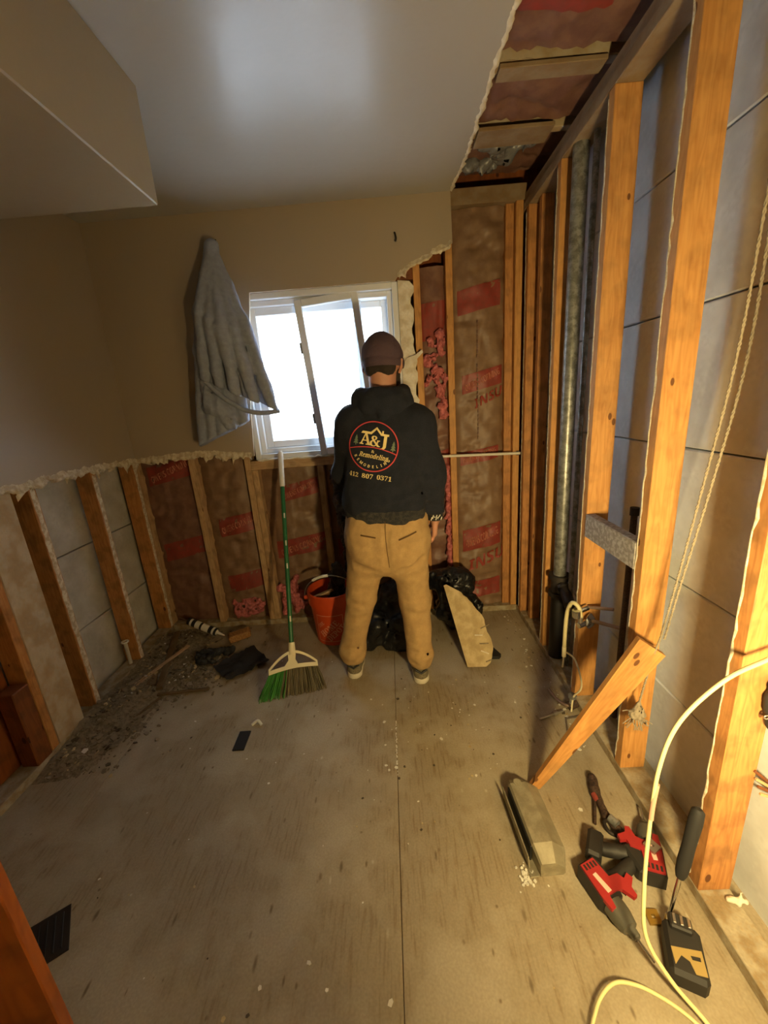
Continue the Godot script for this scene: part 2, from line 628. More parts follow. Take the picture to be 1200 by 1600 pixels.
func make_materials() -> void:
	var w1 := wood_image(c8(206, 152, 88), c8(176, 118, 60), 3, 6, 0.08)
	var w2 := wood_image(c8(192, 136, 78), c8(158, 100, 52), 9, 5, 0.15)
	var sc := Vector3(3.2, 0.75, 1)
	M.wood = textured(w1, sc, 0.62)
	M.wood_red = textured(w2, sc, 0.62)
	M.wood_dark = textured(w2, sc, 0.7, c8(170, 140, 120))
	M.wood_pale = textured(wood_image(c8(196, 164, 122), c8(164, 126, 86), 17, 5, 0.12), sc, 0.8)
	var dusty := blotch_image(256, 512, c8(190, 174, 148), c8(172, 148, 114), 0.012, 0.05, 21, 3.0, 0.5, 0.05)
	M.wood_dusty = textured(dusty, Vector3(3.0, 1.2, 1), 0.9)
	M.dusty_stick = textured(dusty, Vector3(3.0, 1.2, 1), 0.95, c8(150, 138, 122))
	M.joist = textured(dusty, Vector3(3.0, 1.2, 1), 0.92, c8(196, 186, 176))
	var plaster_n := normal_noise(0.02, 3.0, 5)
	M.paint = bumpy(std(c8(166, 152, 132), 0.45), plaster_n, 2.0, 0.12)
	M.ceiling = bumpy(std(c8(172, 168, 160), 0.31), plaster_n, 1.3, 0.12)
	M.soffit = bumpy(std(c8(162, 148, 122), 0.5), plaster_n, 1.6, 0.12)
	M.gypsum = tri_textured(blotch_image(256, 256, c8(232, 226, 212), c8(208, 196, 172), 0.02, 0.1, 31, 3.0), 3.0, 0.95)
	M.paper = tri_textured(blotch_image(256, 256, c8(222, 214, 194), c8(186, 168, 138), 0.03, 0.15, 33, 5.0), 4.0, 0.95)
	M.foam = tri_textured(blotch_image(512, 512, c8(220, 225, 228), c8(208, 212, 214), 0.012, 0.08, 35, 4.0, 0.5, 0.05), 0.9, 0.6)
	M.foam_old = tri_textured(blotch_image(512, 512, c8(198, 196, 188), c8(180, 177, 166), 0.012, 0.08, 36, 4.0, 0.5, 0.06), 0.9, 0.75)
	M.kraft = tri_textured(blotch_image(512, 512, c8(140, 112, 86), c8(122, 94, 72), 0.012, 0.06, 37, 3.0, 0.5, 0.05), 1.6, 0.5)
	M.kraft_red = tri_textured(blotch_image(512, 512, c8(132, 98, 80), c8(112, 78, 66), 0.012, 0.06, 38, 3.0, 0.5, 0.05), 1.6, 0.5)
	M.band = tri_textured(blotch_image(256, 256, c8(150, 58, 50), c8(132, 62, 52), 0.03, 0.2, 39, 3.0), 3.0, 0.5)
	M.band_text = std(c8(176, 108, 84), 0.6)
	M.band_ink = std(c8(150, 60, 48), 0.6)
	M.pink = tri_textured(blotch_image(256, 256, c8(214, 128, 128), c8(160, 82, 80), 0.03, 0.15, 40, 4.0, 0.5, 0.15), 5.0, 1.0)
	var fl := floor_image()
	M.floor = textured(fl, Vector3(1 / 2.6, 1 / 2.6, 1), 0.62)
	M.plate = tri_textured(blotch_image(512, 512, c8(168, 156, 132), c8(142, 122, 90), 0.02, 0.1, 41, 4.0, 0.5, 0.1), 1.5, 0.85)
	M.vinyl = std(c8(236, 240, 244), 0.35)
	M.vinyl_old = std(c8(226, 230, 234), 0.45)
	var gl := std(Color(0.95, 0.98, 1.0, 0.06), 0.02)
	gl.transparency = BaseMaterial3D.TRANSPARENCY_ALPHA
	M.glass = gl
	M.black = std(c8(28, 28, 30), 0.5)
	M.rubber = std(c8(34, 33, 33), 0.75)
	M.bag = bumpy(std(c8(24, 24, 26), 0.36), normal_noise(0.012, 14.0, 8), 2.2, 0.7)
	M.galv = tri_textured(blotch_image(256, 256, c8(150, 152, 150), c8(104, 104, 100), 0.03, 0.15, 43, 5.0), 3.0, 0.38)
	M.galv.metallic = 0.4
	M.iron = std(c8(58, 52, 48), 0.6, 0.5)
	M.steel = std(c8(190, 186, 178), 0.28, 0.9)
	M.chrome = std(c8(205, 205, 205), 0.15, 1.0)
	M.rust = tri_textured(blotch_image(256, 256, c8(84, 62, 48), c8(50, 38, 32), 0.05, 0.2, 44, 5.0), 8.0, 0.75)
	M.copper = std(c8(150, 128, 112), 0.5, 0.6)
	M.white = std(c8(222, 218, 206), 0.55)
	M.cream = std(c8(232, 222, 184), 0.5)
	M.cord = std(c8(226, 216, 158), 0.5)
	M.green = std(c8(40, 104, 62), 0.4)
	M.orange = std(c8(206, 74, 28), 0.42)
	M.print_pale = std(c8(226, 160, 130), 0.6)
	M.denim = tri_textured(blotch_image(256, 256, c8(150, 157, 174), c8(136, 142, 160), 0.03, 0.25, 45, 3.0, 0.5, 0.03), 4.0, 0.95)
	M.hoodie = tri_textured(blotch_image(256, 256, c8(23, 27, 39), c8(31, 34, 46), 0.02, 0.2, 46, 3.0, 0.5, 0.2), 3.0, 0.95)
	M.hem = tri_textured(blotch_image(256, 256, c8(36, 37, 42), c8(66, 63, 58), 0.03, 0.12, 47, 3.0, 0.55, 0.08), 6.0, 0.95)
	M.canvas = tri_textured(blotch_image(512, 512, c8(184, 152, 102), c8(170, 138, 92), 0.015, 0.1, 48, 3.0, 0.5, 0.08), 2.2, 0.95)
	M.canvas_dark = std(c8(98, 72, 40), 0.95)
	M.cap = bumpy(std(c8(84, 66, 76), 0.95), normal_noise(0.12, 6.0, 4), 6.0, 0.6)
	M.skin = std(c8(186, 134, 108), 0.6)
	M.skin.subsurf_scatter_enabled = true
	M.skin.subsurf_scatter_strength = 0.12
	M.hair = std(c8(44, 34, 28), 0.9)
	M.shoe = tri_textured(blotch_image(256, 256, c8(132, 122, 98), c8(100, 92, 72), 0.05, 0.2, 49, 4.0), 6.0, 0.9)
	M.sole = std(c8(214, 206, 184), 0.8)
	M.print_cream = std(c8(236, 216, 150), 0.8)
	M.print_red = std(c8(206, 74, 78), 0.8)
	M.print_green = std(c8(112, 128, 104), 0.8)
	M.dust_pile = tri_textured(blotch_image(512, 512, c8(142, 128, 104), c8(112, 100, 80), 0.04, 0.2, 50, 5.0, 0.5, 0.2), 2.2, 1.0)
	M.red_tool = std(c8(160, 42, 44), 0.42)
	M.dark_tool = std(c8(40, 38, 36), 0.6)
	M.grey_tool = std(c8(86, 84, 74), 0.55)
	M.rope = std(c8(150, 138, 118), 0.95)
	M.boxmetal = tri_textured(blotch_image(256, 256, c8(164, 156, 132), c8(140, 132, 110), 0.02, 0.15, 51, 4.0), 3.0, 0.55)
	M.boxmetal.metallic = 0.3
	M.scrap = tri_textured(blotch_image(256, 256, c8(198, 178, 136), c8(170, 148, 106), 0.02, 0.12, 52, 4.0), 3.0, 0.85)
	M.ply = textured(w2, Vector3(1.4, 0.5, 1), 0.7, c8(190, 150, 110))
	M.door = textured(w2, Vector3(1.5, 0.5, 1), 0.45, c8(226, 176, 124))
	M.snow = std(c8(235, 238, 242), 0.9)

# ---------------------------------------------------------------- camera and light
func set_up() -> void:
	var cam := Camera3D.new()
	cam.name = "camera"
	cam.fov = 104.45
	cam.near = 0.02
	cam.far = 200.0
	add_child(cam)
	cam.transform = Transform3D(Basis(Vector3(0.99743, -0.07124, -0.00777), Vector3(0.06658, 0.96131, -0.26732), Vector3(0.02651, 0.26611, 0.96358)).orthonormalized(), CAM)
	cam.current = true
	var sky := ProceduralSkyMaterial.new()          # white overcast over snow
	sky.sky_top_color = Color(0.87, 0.94, 1.0)
	sky.sky_horizon_color = Color(0.90, 0.95, 1.0)
	sky.ground_bottom_color = Color(0.82, 0.87, 0.92)
	sky.ground_horizon_color = Color(0.90, 0.94, 0.98)
	var e := Environment.new()
	e.background_mode = Environment.BG_SKY
	e.sky = Sky.new()
	e.sky.sky_material = sky
	e.background_energy_multiplier = 10.0
	e.tonemap_mode = Environment.TONE_MAPPER_LINEAR
	e.tonemap_exposure = 1.0
	e.sdfgi_enabled = true
	e.ssao_enabled = true
	e.ssil_enabled = true
	var we := WorldEnvironment.new()
	we.name = "environment"
	we.environment = e
	add_child(we)

const LAMP := Vector3(0.46, 0.92, -0.05)
const LAMP_ENERGY := 3.9
func work_light() -> void:
	var aim := Vector3(0.66, -0.05, -0.75).normalized()
	var b := Basis.looking_at(aim)                   # -z towards the room
	var t := thing("work_light", "halogen work light on a short stand beside the photographer", "work light", Vector3(LAMP.x, 0, LAMP.z))
	var c := Vector3(0, LAMP.y, 0)
	var mb := MB.new()
	mb.box(c + b * Vector3(0, 0, 0.04), Vector3(0.2, 0.15, 0.06), b, 0.01)
	put(t, "housing", mb, M.black)
	mb = MB.new()
	mb.box(c + b * Vector3(0, 0, 0.006), Vector3(0.17, 0.12, 0.006), b, 0.001)
	var em := std(c8(255, 236, 190), 0.4)
	em.emission_enabled = true
	em.emission = Color(1, 0.85, 0.55)
	em.emission_energy_multiplier = 3.0
	put(t, "lamp_lens", mb, em)
	mb = MB.new()
	mb.tube([c + Vector3(0, -0.06, 0.04), Vector3(0, 0.22, 0.04)], 0.012, 10)
	put(t, "pole", mb, M.black)
	for k in 3:
		mb = MB.new()
		var a := TAU * k / 3 + 0.5
		mb.tube([Vector3(0, 0.26, 0.04), Vector3(cos(a) * 0.17, 0.008, 0.04 + sin(a) * 0.17)], 0.008, 8)
		put(t, "leg", mb, M.black)
	var l := AreaLight3D.new()
	l.name = "lamp_glow"
	l.area_size = Vector2(0.16, 0.11)
	l.light_color = Color(1.0, 0.88, 0.61)
	l.light_energy = LAMP_ENERGY
	l.area_range = 12.0
	l.shadow_enabled = true
	t.add_child(l)
	l.transform = Transform3D(b, c + b * Vector3(0, 0, -0.002))

# ---------------------------------------------------------------- insulation
func batt_height(nz: FastNoiseLite, u: float, v: float, w: float, bulge: float) -> float:
	var e := clampf(u / w, 0.0, 1.0)
	var z := bulge * sqrt(maxf(0.0, sin(PI * e)))
	z += nz.get_noise_2d(u * 1.6 + v * 0.25, v) * 0.012
	z += absf(nz.get_noise_2d(u * 3.4 + 11.0, v * 0.7)) * -0.016
	z -= maxf(0.0, nz.get_noise_2d(u * 0.7 + 40.0 - v * 0.5, v * 1.7) - 0.18) * 0.05
	return z

func batt(parent: Node, w: float, h: float, tf: Transform3D, mat: Material, bands: Array, seed_: int, bulge := 0.03, note := "") -> void:
	var nz := FastNoiseLite.new()
	nz.seed = seed_
	nz.frequency = 5.0
	nz.fractal_octaves = 3
	var nu := int(clampf(w / 0.016, 6, 40))
	var nv := int(clampf(h / 0.018, 10, 130))
	var rows := []
	for j in nv + 1:
		var row := PackedVector3Array()
		for i in nu + 1:
			var u := w * i / nu
			var v := h * j / nv
			row.append(tf * Vector3(u, v, batt_height(nz, u, v, w, bulge)))
		rows.append(row)
	var mb := MB.new()
	mb.grid(rows)
	var o := put(parent, "insulation_batt", mb, mat, note)
	for b in bands:                                   # [v, width, slope, u0, u1, text, ink]
		var bm := MB.new()
		var br := []
		var n := 14
		for j in 6:
			var row := PackedVector3Array()
			for i in n + 1:
				var u: float = w * lerpf(b[3], b[4], float(i) / n)
				var v: float = b[0] + b[2] * (u - w * 0.5) + b[1] * (j / 5.0 - 0.5)
				row.append(tf * Vector3(u, v, batt_height(nz, u, v, w, bulge) + 0.0035))
			br.append(row)
		bm.grid(br)
		put(o, "print_band", bm, M.band, "red printed stripe on the paper facing")
		var map := func(q: Vector2) -> Vector3:
			var u: float = w * (b[3] + b[4]) * 0.5 + q.x
			var v: float = b[0] + b[2] * (u - w * 0.5) + q.y
			return tf * Vector3(u, v, batt_height(nz, clampf(u, 0, w), v, w, bulge) + 0.0065)
		if b[5] != "":
			bm = MB.new()
			letters(bm, b[5], font("Droid Sans", true), b[1] * 0.36, Vector2(0, 0), atan(b[2]), map, w * (b[4] - b[3]) * 0.86)
			put(o, "lettering", bm, M.band_text)
		if b[6] != "":
			bm = MB.new()
			letters(bm, b[6], font("Droid Sans", true), b[1] * 0.5, Vector2(w * 0.2, -b[1] * 1.0 - w * 0.2 * b[2] * 0.0), atan(b[2]), map, 0.0, 0.25)
			put(o, "lettering", bm, M.band_ink)

# ragged torn facing paper along the cut edge of drywall
func torn(parent: Node, pts: Array, tf: Transform3D, wid: float, seed_: int) -> void:
	var r := RandomNumberGenerator.new()
	r.seed = seed_
	var rows := [PackedVector3Array(), PackedVector3Array(), PackedVector3Array(), PackedVector3Array()]
	for i in pts.size() - 1:
		for k in 3:
			var p: Vector2 = pts[i].lerp(pts[i + 1], k / 3.0)
			var w := wid * r.randf_range(0.55, 1.1) * (0.5 + 1.1 * absf(sin(p.x * 9.0 + sin(p.x * 23.0) * 1.5)))
			if r.randf() < 0.08: w *= 1.9
			var c := r.randf_range(0.002, 0.016)
			var nrm: Vector2 = (pts[i + 1] - pts[i]).normalized().orthogonal()
			if nrm.y > 0: nrm = -nrm
			var j := r.randf_range(-0.008, 0.008)
			rows[0].append(tf * Vector3(p.x, p.y + 0.014 + absf(j), 0.0008))
			rows[1].append(tf * Vector3(p.x + nrm.x * w * 0.1, p.y + nrm.y * w * 0.1, 0.003 + c * 0.5))
			rows[2].append(tf * Vector3(p.x + nrm.x * w * 0.6 + j, p.y + nrm.y * w * 0.6, 0.004 + c))
			rows[3].append(tf * Vector3(p.x + nrm.x * w, p.y + nrm.y * w, -0.004 + c * 0.4))
	var mb := MB.new()
	mb.grid(rows)
	put(parent, "torn_paper", mb, M.paper, "ragged torn paper edge of cut drywall")

func slab(parent: Node, called: String, poly: PackedVector2Array, z0: float, z1: float, tf: Transform3D, face: Material, edge: Material, note := "") -> void:
	var a := MB.new()
	a.prism(poly, z0, z1, tf, false, true)
	var m := a.mesh(face)
	a = MB.new()
	a.prism(poly, z0, z1, tf, true, false)
	m = a.mesh(edge, m)
	part(parent, called, m, note)

# ---------------------------------------------------------------- the room
const ZF := -2.45
const XR := 0.785
const XL := -1.59
const YC := 2.462
const ZB := 1.7

func structure() -> void:
	rng.seed = 5
	# floor: plywood sheets, a seam down the middle
	var fl := setting("floor", "dusty worn plywood subfloor with a seam down the middle")
	for s in [[-1.9, -1.280], [-1.2785, -0.0588], [-0.0570, 1.2]]:
		var mb := MB.new()
		var lo := Vector3(s[0], -0.018, -2.75)
		var hi := Vector3(s[1], 0, ZB + 0.1)
		mb.box((lo + hi) * 0.5, hi - lo, Basis.IDENTITY, 0.0015)
		for i in mb.P.size():
			mb.T[i] = Vector2(mb.P[i].x, mb.P[i].z)
		put(fl, "plywood_sheet", mb, M.floor)
	bar(fl, "subfloor", Vector3(-1.95, -0.06, -2.75), Vector3(1.25, -0.0185, ZB + 0.1), M.wood_dark)

	ceiling_part()
	far_wall()
	right_wall()
	left_wall()
	var wb := setting("wall_back", "plain painted wall behind the camera")
	bar(wb, "drywall", Vector3(-1.9, -0.02, ZB), Vector3(1.2, 2.8, ZB + 0.05), M.paint)
	# daylight side: snowy yard
	var g := setting("ground_outside", "bright snowy yard outside the window")
	var rows := []
	var nz := FastNoiseLite.new()
	nz.frequency = 0.1
	for j in 21:
		var row := PackedVector3Array()
		for i in 31:
			var z := -2.9 - j * 3.0
			row.append(Vector3(-45 + i * 3.0, 0.25 + nz.get_noise_2d(i * 3.0, z) * 0.3, z))
		rows.append(row)
	var gm := MB.new()
	gm.grid(rows)
	put(g, "snow_field", gm, M.snow)

func ceiling_part() -> void:
	var c := setting("ceiling", "white ceiling drywall with a ragged cut edge")
	# (x, -z) plane, thickness downwards
	var tf := Transform3D(Basis(Vector3(1, 0, 0), Vector3(0, 0, -1), Vector3(0, 1, 0)), Vector3(0, 0, 0))
	var poly := PackedVector2Array([Vector2(-1.8, -ZB), Vector2(0.42, -ZB)])
	var cut := ragged(Vector2(0.42, -0.2), Vector2(0.428, 2.1), 0.035, 0.006)
	cut.append_array(ragged(Vector2(0.428, 2.1), Vector2(0.402, 2.44), 0.03, 0.006))
	cut.append(Vector2(0.402, 2.44))
	for p in cut: poly.append(p)
	poly.append(Vector2(-1.8, 2.44))
	slab(c, "drywall", poly, YC, YC + 0.013, tf, M.ceiling, M.gypsum)
	# crumbling white edge
	var r := RandomNumberGenerator.new()
	r.seed = 3
	var rows := [PackedVector3Array(), PackedVector3Array(), PackedVector3Array()]
	for i in cut.size() - 1:
		for k in 3:
			var p: Vector2 = cut[i].lerp(cut[i + 1], k / 3.0)
			rows[0].append(Vector3(p.x - r.randf_range(0.004, 0.012), YC - 0.0006, -p.y))
			rows[1].append(Vector3(p.x + 0.002, YC - r.randf_range(0.002, 0.008), -p.y))
			rows[2].append(Vector3(p.x + r.randf_range(0.006, 0.016), YC + 0.006, -p.y))
	var mb := MB.new()
	mb.grid(rows)
	put(c, "torn_paper", mb, M.gypsum, "crumbling white edge of cut ceiling drywall")
	# joists over the opened strip
	for z in [-2.035, -1.69, -1.28, -0.87, -0.46, -0.05, 0.36, 0.77, 1.18]:
		bar(c, "joist", Vector3(0.2, 2.478, z - 0.019), Vector3(1.15, 2.70, z + 0.019), M.wood_dusty)
	for z in [-1.69, -2.035]:
		var w := 0.032 if z > -1.8 else 0.06
		bar(c, "furring_strip", Vector3(0.445, 2.462, z - w), Vector3(0.80 if z > -1.8 else 0.755, 2.477, z + w), M.joist)
	var jz := [-0.03, -0.44, -0.85, -1.26, -1.67]
	for i in 5:
		var d: float = 0.37 if i < 4 else 0.30
		var t2 := Transform3D(Basis(Vector3(1, 0, 0), Vector3(0, 0, -1), Vector3(0, -1, 0)), Vector3(0.3, 2.50, jz[i]))
		batt(c, 0.85, d, t2, M.kraft_red, [[d * 0.5, 0.11, 0.02, 0.1, 0.5, "", ""]] if i == 3 else [], 60 + i, 0.02)
	var t3 := Transform3D(Basis(Vector3(1, 0, 0), Vector3(0, 0, -1), Vector3(0, -1, 0)), Vector3(0.3, 2.555, -2.06))
	batt(c, 0.85, 0.42, t3, M.kraft_red, [], 70, 0.02)
	# hanging shred of grey vapour film in the last bay
	mb = fat([[Vector3(0.50, 2.53, -2.17), Vector3(0.64, 2.515, -2.25), 0.04, 0.04], [Vector3(0.62, 2.53, -2.3), Vector3(0.74, 2.52, -2.18), 0.04, 0.03], [Vector3(0.47, 2.52, -2.34), Vector3(0.60, 2.53, -2.38), 0.04, 0.04]], 0.012, 0.03, 0.03, 9.0, [], [], true)
	put(c, "vapour_film", mb, std(c8(112, 112, 116), 0.35), "grey crumpled plastic film hanging between joists")
	bar(c, "deck_above", Vector3(-1.9, 2.74, -2.75), Vector3(1.25, 2.78, ZB + 0.1), M.wood_dark)
	# soffit box
	var s := setting("trim_1", "boxed drywall soffit under the ceiling at the left")
	bar(s, "soffit", Vector3(-1.75, 2.131, -1.583), Vector3(-0.735, 2.4615, ZB), M.soffit, 0.004)

func far_wall() -> void:
	var w := setting("wall_far", "far wall, painted drywall above, bare studs and insulation below")
	var tf := Transform3D(Basis.IDENTITY, Vector3(0, 0, 0))
	var low := ragged(Vector2(-1.62, 1.185), Vector2(-1.15, 1.203), 0.03, 0.008)
	low.append_array(ragged(Vector2(-1.15, 1.203), Vector2(-0.838, 1.168), 0.03, 0.008))
	low.append(Vector2(-0.838, 1.168))
	var up := ragged(Vector2(0.10, 2.085), Vector2(0.24, 2.155), 0.03, 0.008)
	up.append_array(ragged(Vector2(0.24, 2.155), Vector2(0.405, 2.225), 0.03, 0.008))
	up.append(Vector2(0.405, 2.225))
	var poly := PackedVector2Array([Vector2(-1.62, 2.47)])
	for p in low: poly.append(p)
	poly.append(Vector2(-0.815, 1.45))
	poly.append(Vector2(-0.722, 2.066))
	poly.append(Vector2(0.088, 2.066))
	for p in up: poly.append(p)
	poly.append(Vector2(0.40, 2.47))
	slab(w, "drywall", poly, ZF, ZF + 0.013, tf, M.paint, M.gypsum)
	torn(w, low, Transform3D(Basis.IDENTITY, Vector3(0, 0, ZF + 0.013)), 0.022, 4)
	torn(w, up, Transform3D(Basis.IDENTITY, Vector3(0, 0, ZF + 0.013)), 0.012, 6)
	# sheathing behind, open at the window
	for b in [[-1.95, -0.80, -0.06, 2.78], [0.10, 1.25, -0.06, 2.78], [-0.80, 0.10, -0.06, 1.15], [-0.80, 0.10, 2.066, 2.78]]:
		bar(w, "sheathing", Vector3(b[0], b[2], -2.62), Vector3(b[1], b[3], -2.575), M.ply)
	bar(w, "bottom_plate", Vector3(-1.68, 0, ZF - 0.089), Vector3(0.874, 0.038, ZF + 0.004), M.plate)
	bar(w, "top_plate", Vector3(0.36, 2.40, ZF - 0.089), Vector3(0.80, 2.476, ZF + 0.001), M.joist)
	var full := [[0.186, 0.224], [0.366, 0.404], [0.748, 0.786]]
	for s in full:
		bar(w, "stud", Vector3(s[0], 0.038, ZF - 0.089), Vector3(s[1], 2.40, ZF), M.wood)
	bar(w, "stud", Vector3(0.70, 0.038, ZF - 0.089), Vector3(0.745, 2.40, ZF - 0.03), M.wood_red)
	for s in [[-1.63, -1.592], [-1.262, -1.222], [-0.912, -0.874], [-0.871, -0.834], [-0.462, -0.425], [-0.05, -0.012]]:
		bar(w, "stud", Vector3(s[0], 0.038, ZF - 0.089), Vector3(s[1], 1.21 if s[1] < -0.9 else 1.078, ZF), M.wood_pale)
	bar(w, "stud", Vector3(-0.912, 1.078, ZF - 0.089), Vector3(-0.874, 2.40, ZF - 0.001), M.wood_pale)
	bar(w, "rough_sill", Vector3(-0.874, 1.08, ZF - 0.089), Vector3(0.186, 1.135, ZF), M.wood_pale)
	bar(w, "header", Vector3(-0.874, 2.07, ZF - 0.089), Vector3(0.186, 2.40, ZF - 0.002), M.wood_dark)
	# strip of peeled drywall beside the window
	var pp := PackedVector2Array()
	for p in ragged(Vector2(0.10, 2.07), Vector2(0.10, 1.08), 0.3, 0.0): pp.append(p)
	for p in ragged(Vector2(0.10, 1.08), Vector2(0.185, 1.30), 0.03, 0.012): pp.append(p)
	for p in ragged(Vector2(0.185, 1.30), Vector2(0.175, 2.10), 0.03, 0.013): pp.append(p)
	slab(w, "drywall_remnant", pp, ZF - 0.004, ZF + 0.006, tf, M.gypsum, M.paper, "peeling drywall left beside the window")
	# curled flap and pink wool pulled out of the batt
	var mb := MB.new()
	var fl := [Vector2(0.15, 1.66), Vector2(0.185, 1.70), Vector2(0.23, 1.71), Vector2(0.27, 1.735), Vector2(0.275, 1.72), Vector2(0.23, 1.68), Vector2(0.20, 1.65), Vector2(0.17, 1.63)]
	mb.prism(PackedVector2Array(fl), 0.0, 0.006, Transform3D(Basis(Vector3(1, 0, 0.15), Vector3(0, 1, 0.2), Vector3(-0.15, -0.2, 1)).orthonormalized(), Vector3(0, 0, ZF + 0.02) - Vector3(0, 0, 0.36)))
	put(w, "paper_flap", mb, M.gypsum)
	var wool := []
	var r := RandomNumberGenerator.new()
	r.seed = 12
	for k in 26:
		var y := 1.78 - k * 0.018 + r.randf_range(-0.02, 0.02)
		var x := 0.345 - r.randf_range(0.0, 0.12) * (1.0 if absf(y - 1.62) < 0.12 else 0.3)
		wool.append([Vector3(x, y, ZF - 0.03), Vector3(x + r.randf_range(-0.02, 0.02), y + r.randf_range(-0.03, 0.03), ZF - 0.012), 0.018, 0.016])
	mb = fat(wool, 0.009, 0.015, 0.015, 30.0)
	put(w, "insulation_wool", mb, M.pink, "pink glass wool pulled out of its facing")
	wool = []
	for k in 34:
		var y := 1.02 - k * 0.027 + r.randf_range(-0.01, 0.01)
		wool.append([Vector3(0.352, y, ZF - 0.04), Vector3(0.345 + r.randf_range(-0.01, 0.005), y - 0.02, ZF - 0.012), 0.016, 0.013])
	mb = fat(wool, 0.009, 0.015, 0.012, 30.0)
	put(w, "insulation_wool", mb, M.pink, "pink glass wool bulging beside a stud")
	wool = []
	for k in 14:
		wool.append([Vector3(-1.05 + r.randf_range(-0.1, 0.1), 0.06 + r.randf() * 0.16, ZF - 0.03), Vector3(-1.04 + r.randf_range(-0.1, 0.1), 0.08 + r.randf() * 0.1, ZF - 0.005), 0.022, 0.02])
	for k in 10:
		wool.append([Vector3(-0.72 + r.randf_range(-0.1, 0.12), 0.05 + r.randf() * 0.3, ZF - 0.03), Vector3(-0.72 + r.randf_range(-0.1, 0.1), 0.08 + r.randf() * 0.2, ZF - 0.01), 0.022, 0.02])
	mb = fat(wool, 0.01, 0.015, 0.02, 24.0)
	put(w, "insulation_wool", mb, M.pink, "loose wool at the foot of the wall")
	# batts
	var z0 := ZF - 0.055
	var at := func(x: float, y: float) -> Transform3D: return Transform3D(Basis.IDENTITY, Vector3(x, y, z0))
	var oc := "OWENS CORNING"
	batt(w, 0.296, 2.36, at.call(0.404, 0.038), M.kraft, [[1.92, 0.13, 0.2, 0.1, 0.92, "", ""], [1.475, 0.105, 0.22, 0.16, 0.96, oc, "INSUL"], [1.03, 0.08, 0.16, 0.1, 0.9, oc, ""], [0.49, 0.15, 0.2, 0.12, 0.96, oc, "INSUL"], [0.125, 0.12, 0.14, 0.2, 0.95, "", ""]], 81, 0.03, "tall paper faced batt with red stripes right of the man")
	batt(w, 0.142, 2.1, at.call(0.224, 0.038), M.kraft_red, [[1.82, 0.2, 0.1, 0.0, 1.0, "", ""], [1.02, 0.1, 0.2, 0.0, 1.0, "", ""]], 82, 0.015)
	batt(w, 0.33, 1.16, at.call(-1.592, 0.04), M.kraft_red, [[1.06, 0.12, 0.2, 0.1, 1.0, oc, ""], [0.54, 0.12, 0.2, 0.1, 1.0, "", ""]], 83, 0.02)
	batt(w, 0.31, 1.17, at.call(-1.222, 0.04), M.kraft, [[0.68, 0.12, 0.18, 0.22, 1.0, oc, ""], [0.28, 0.12, 0.16, 0.2, 1.0, "", ""]], 84, 0.035)
	batt(w, 0.372, 1.04, at.call(-0.834, 0.04), M.kraft, [[0.88, 0.10, 0.2, 0.3, 0.95, oc, ""], [0.51, 0.12, 0.16, 0.1, 1.0, oc, ""]], 85, 0.03)
	batt(w, 0.375, 1.04, at.call(-0.425, 0.04), M.kraft, [[0.5, 0.12, 0.16, 0.1, 1.0, "", ""]], 86, 0.03)
	batt(w, 0.2, 1.04, at.call(-0.012, 0.04), M.kraft, [], 87, 0.03)
	# dotted line printed down the middle of the tall batt
	mb = MB.new()
	for k in 26:
		var y := 1.18 + k * 0.026
		if k % 9 == 8: continue
		mb.box(Vector3(0.542 + sin(k * 0.3) * 0.002, y, z0 + 0.038), Vector3(0.007, 0.017, 0.004), Basis.IDENTITY, 0.0)
	put(w, "print_marks", mb, M.kraft_red)
	window_part()

func frame_rect(parent: Node, called: String, lo: Vector2, hi: Vector2, bw: float, z0: float, z1: float, mat: Material, tf := Transform3D.IDENTITY, names := ["frame_stile", "frame_rail"]) -> void:
	for k in 4:
		var a := lo
		var b := hi
		if k == 0: b.x = lo.x + bw
		elif k == 1: a.x = hi.x - bw
		elif k == 2:
			a.x += bw; b.x -= bw; b.y = lo.y + bw
		else:
			a.x += bw; b.x -= bw; a.y = hi.y - bw
		var mb := MB.new()
		var s := Vector3(b.x - a.x, b.y - a.y, z1 - z0)
		mb.box(tf * Vector3((a.x + b.x) * 0.5, (a.y + b.y) * 0.5, (z0 + z1) * 0.5), s, tf.basis, 0.003)
		put(parent, names[0] if k < 2 else names[1], mb, mat)

func window_part() -> void:
	var w := setting("window_1", "white vinyl sliding window with blown out daylight behind")
	frame_rect(w, "f", Vector2(-0.835, 1.138), Vector2(0.10, 2.068), 0.035, -2.585, -2.455, M.vinyl_old)
	frame_rect(w, "f", Vector2(-0.80, 1.173), Vector2(0.065, 2.033), 0.03, -2.60, -2.485, M.vinyl)
	# left and right sliding sashes
	frame_rect(w, "f", Vector2(-0.77, 1.203), Vector2(-0.115, 2.003), 0.042, -2.545, -2.515, M.vinyl, Transform3D.IDENTITY, ["sash_stile", "sash_rail"])
	frame_rect(w, "f", Vector2(-0.165, 1.203), Vector2(0.035, 2.003), 0.036, -2.585, -2.555, M.vinyl, Transform3D.IDENTITY, ["sash_stile", "sash_rail"])
	var p := bar(w, "pane", Vector3(-0.728, 1.245, -2.533), Vector3(-0.157, 1.961, -2.528), M.glass, 0.0)
	p = bar(w, "pane", Vector3(-0.129, 1.239, -2.572), Vector3(-0.001, 1.967, -2.567), M.glass, 0.0)
	# torn caulk along the sill
	var r := RandomNumberGenerator.new()
	r.seed = 8
	var pts := []
	var rad := []
	for k in 40:
		pts.append(Vector3(-0.82 + k * 0.022, 1.138 + r.randf_range(-0.004, 0.004), -2.447 + r.randf_range(-0.004, 0.004)))
		rad.append(r.randf_range(0.003, 0.011))
	var mb := MB.new()
	mb.tube(pts, rad, 7)
	put(w, "caulk_bead", mb, M.gypsum)

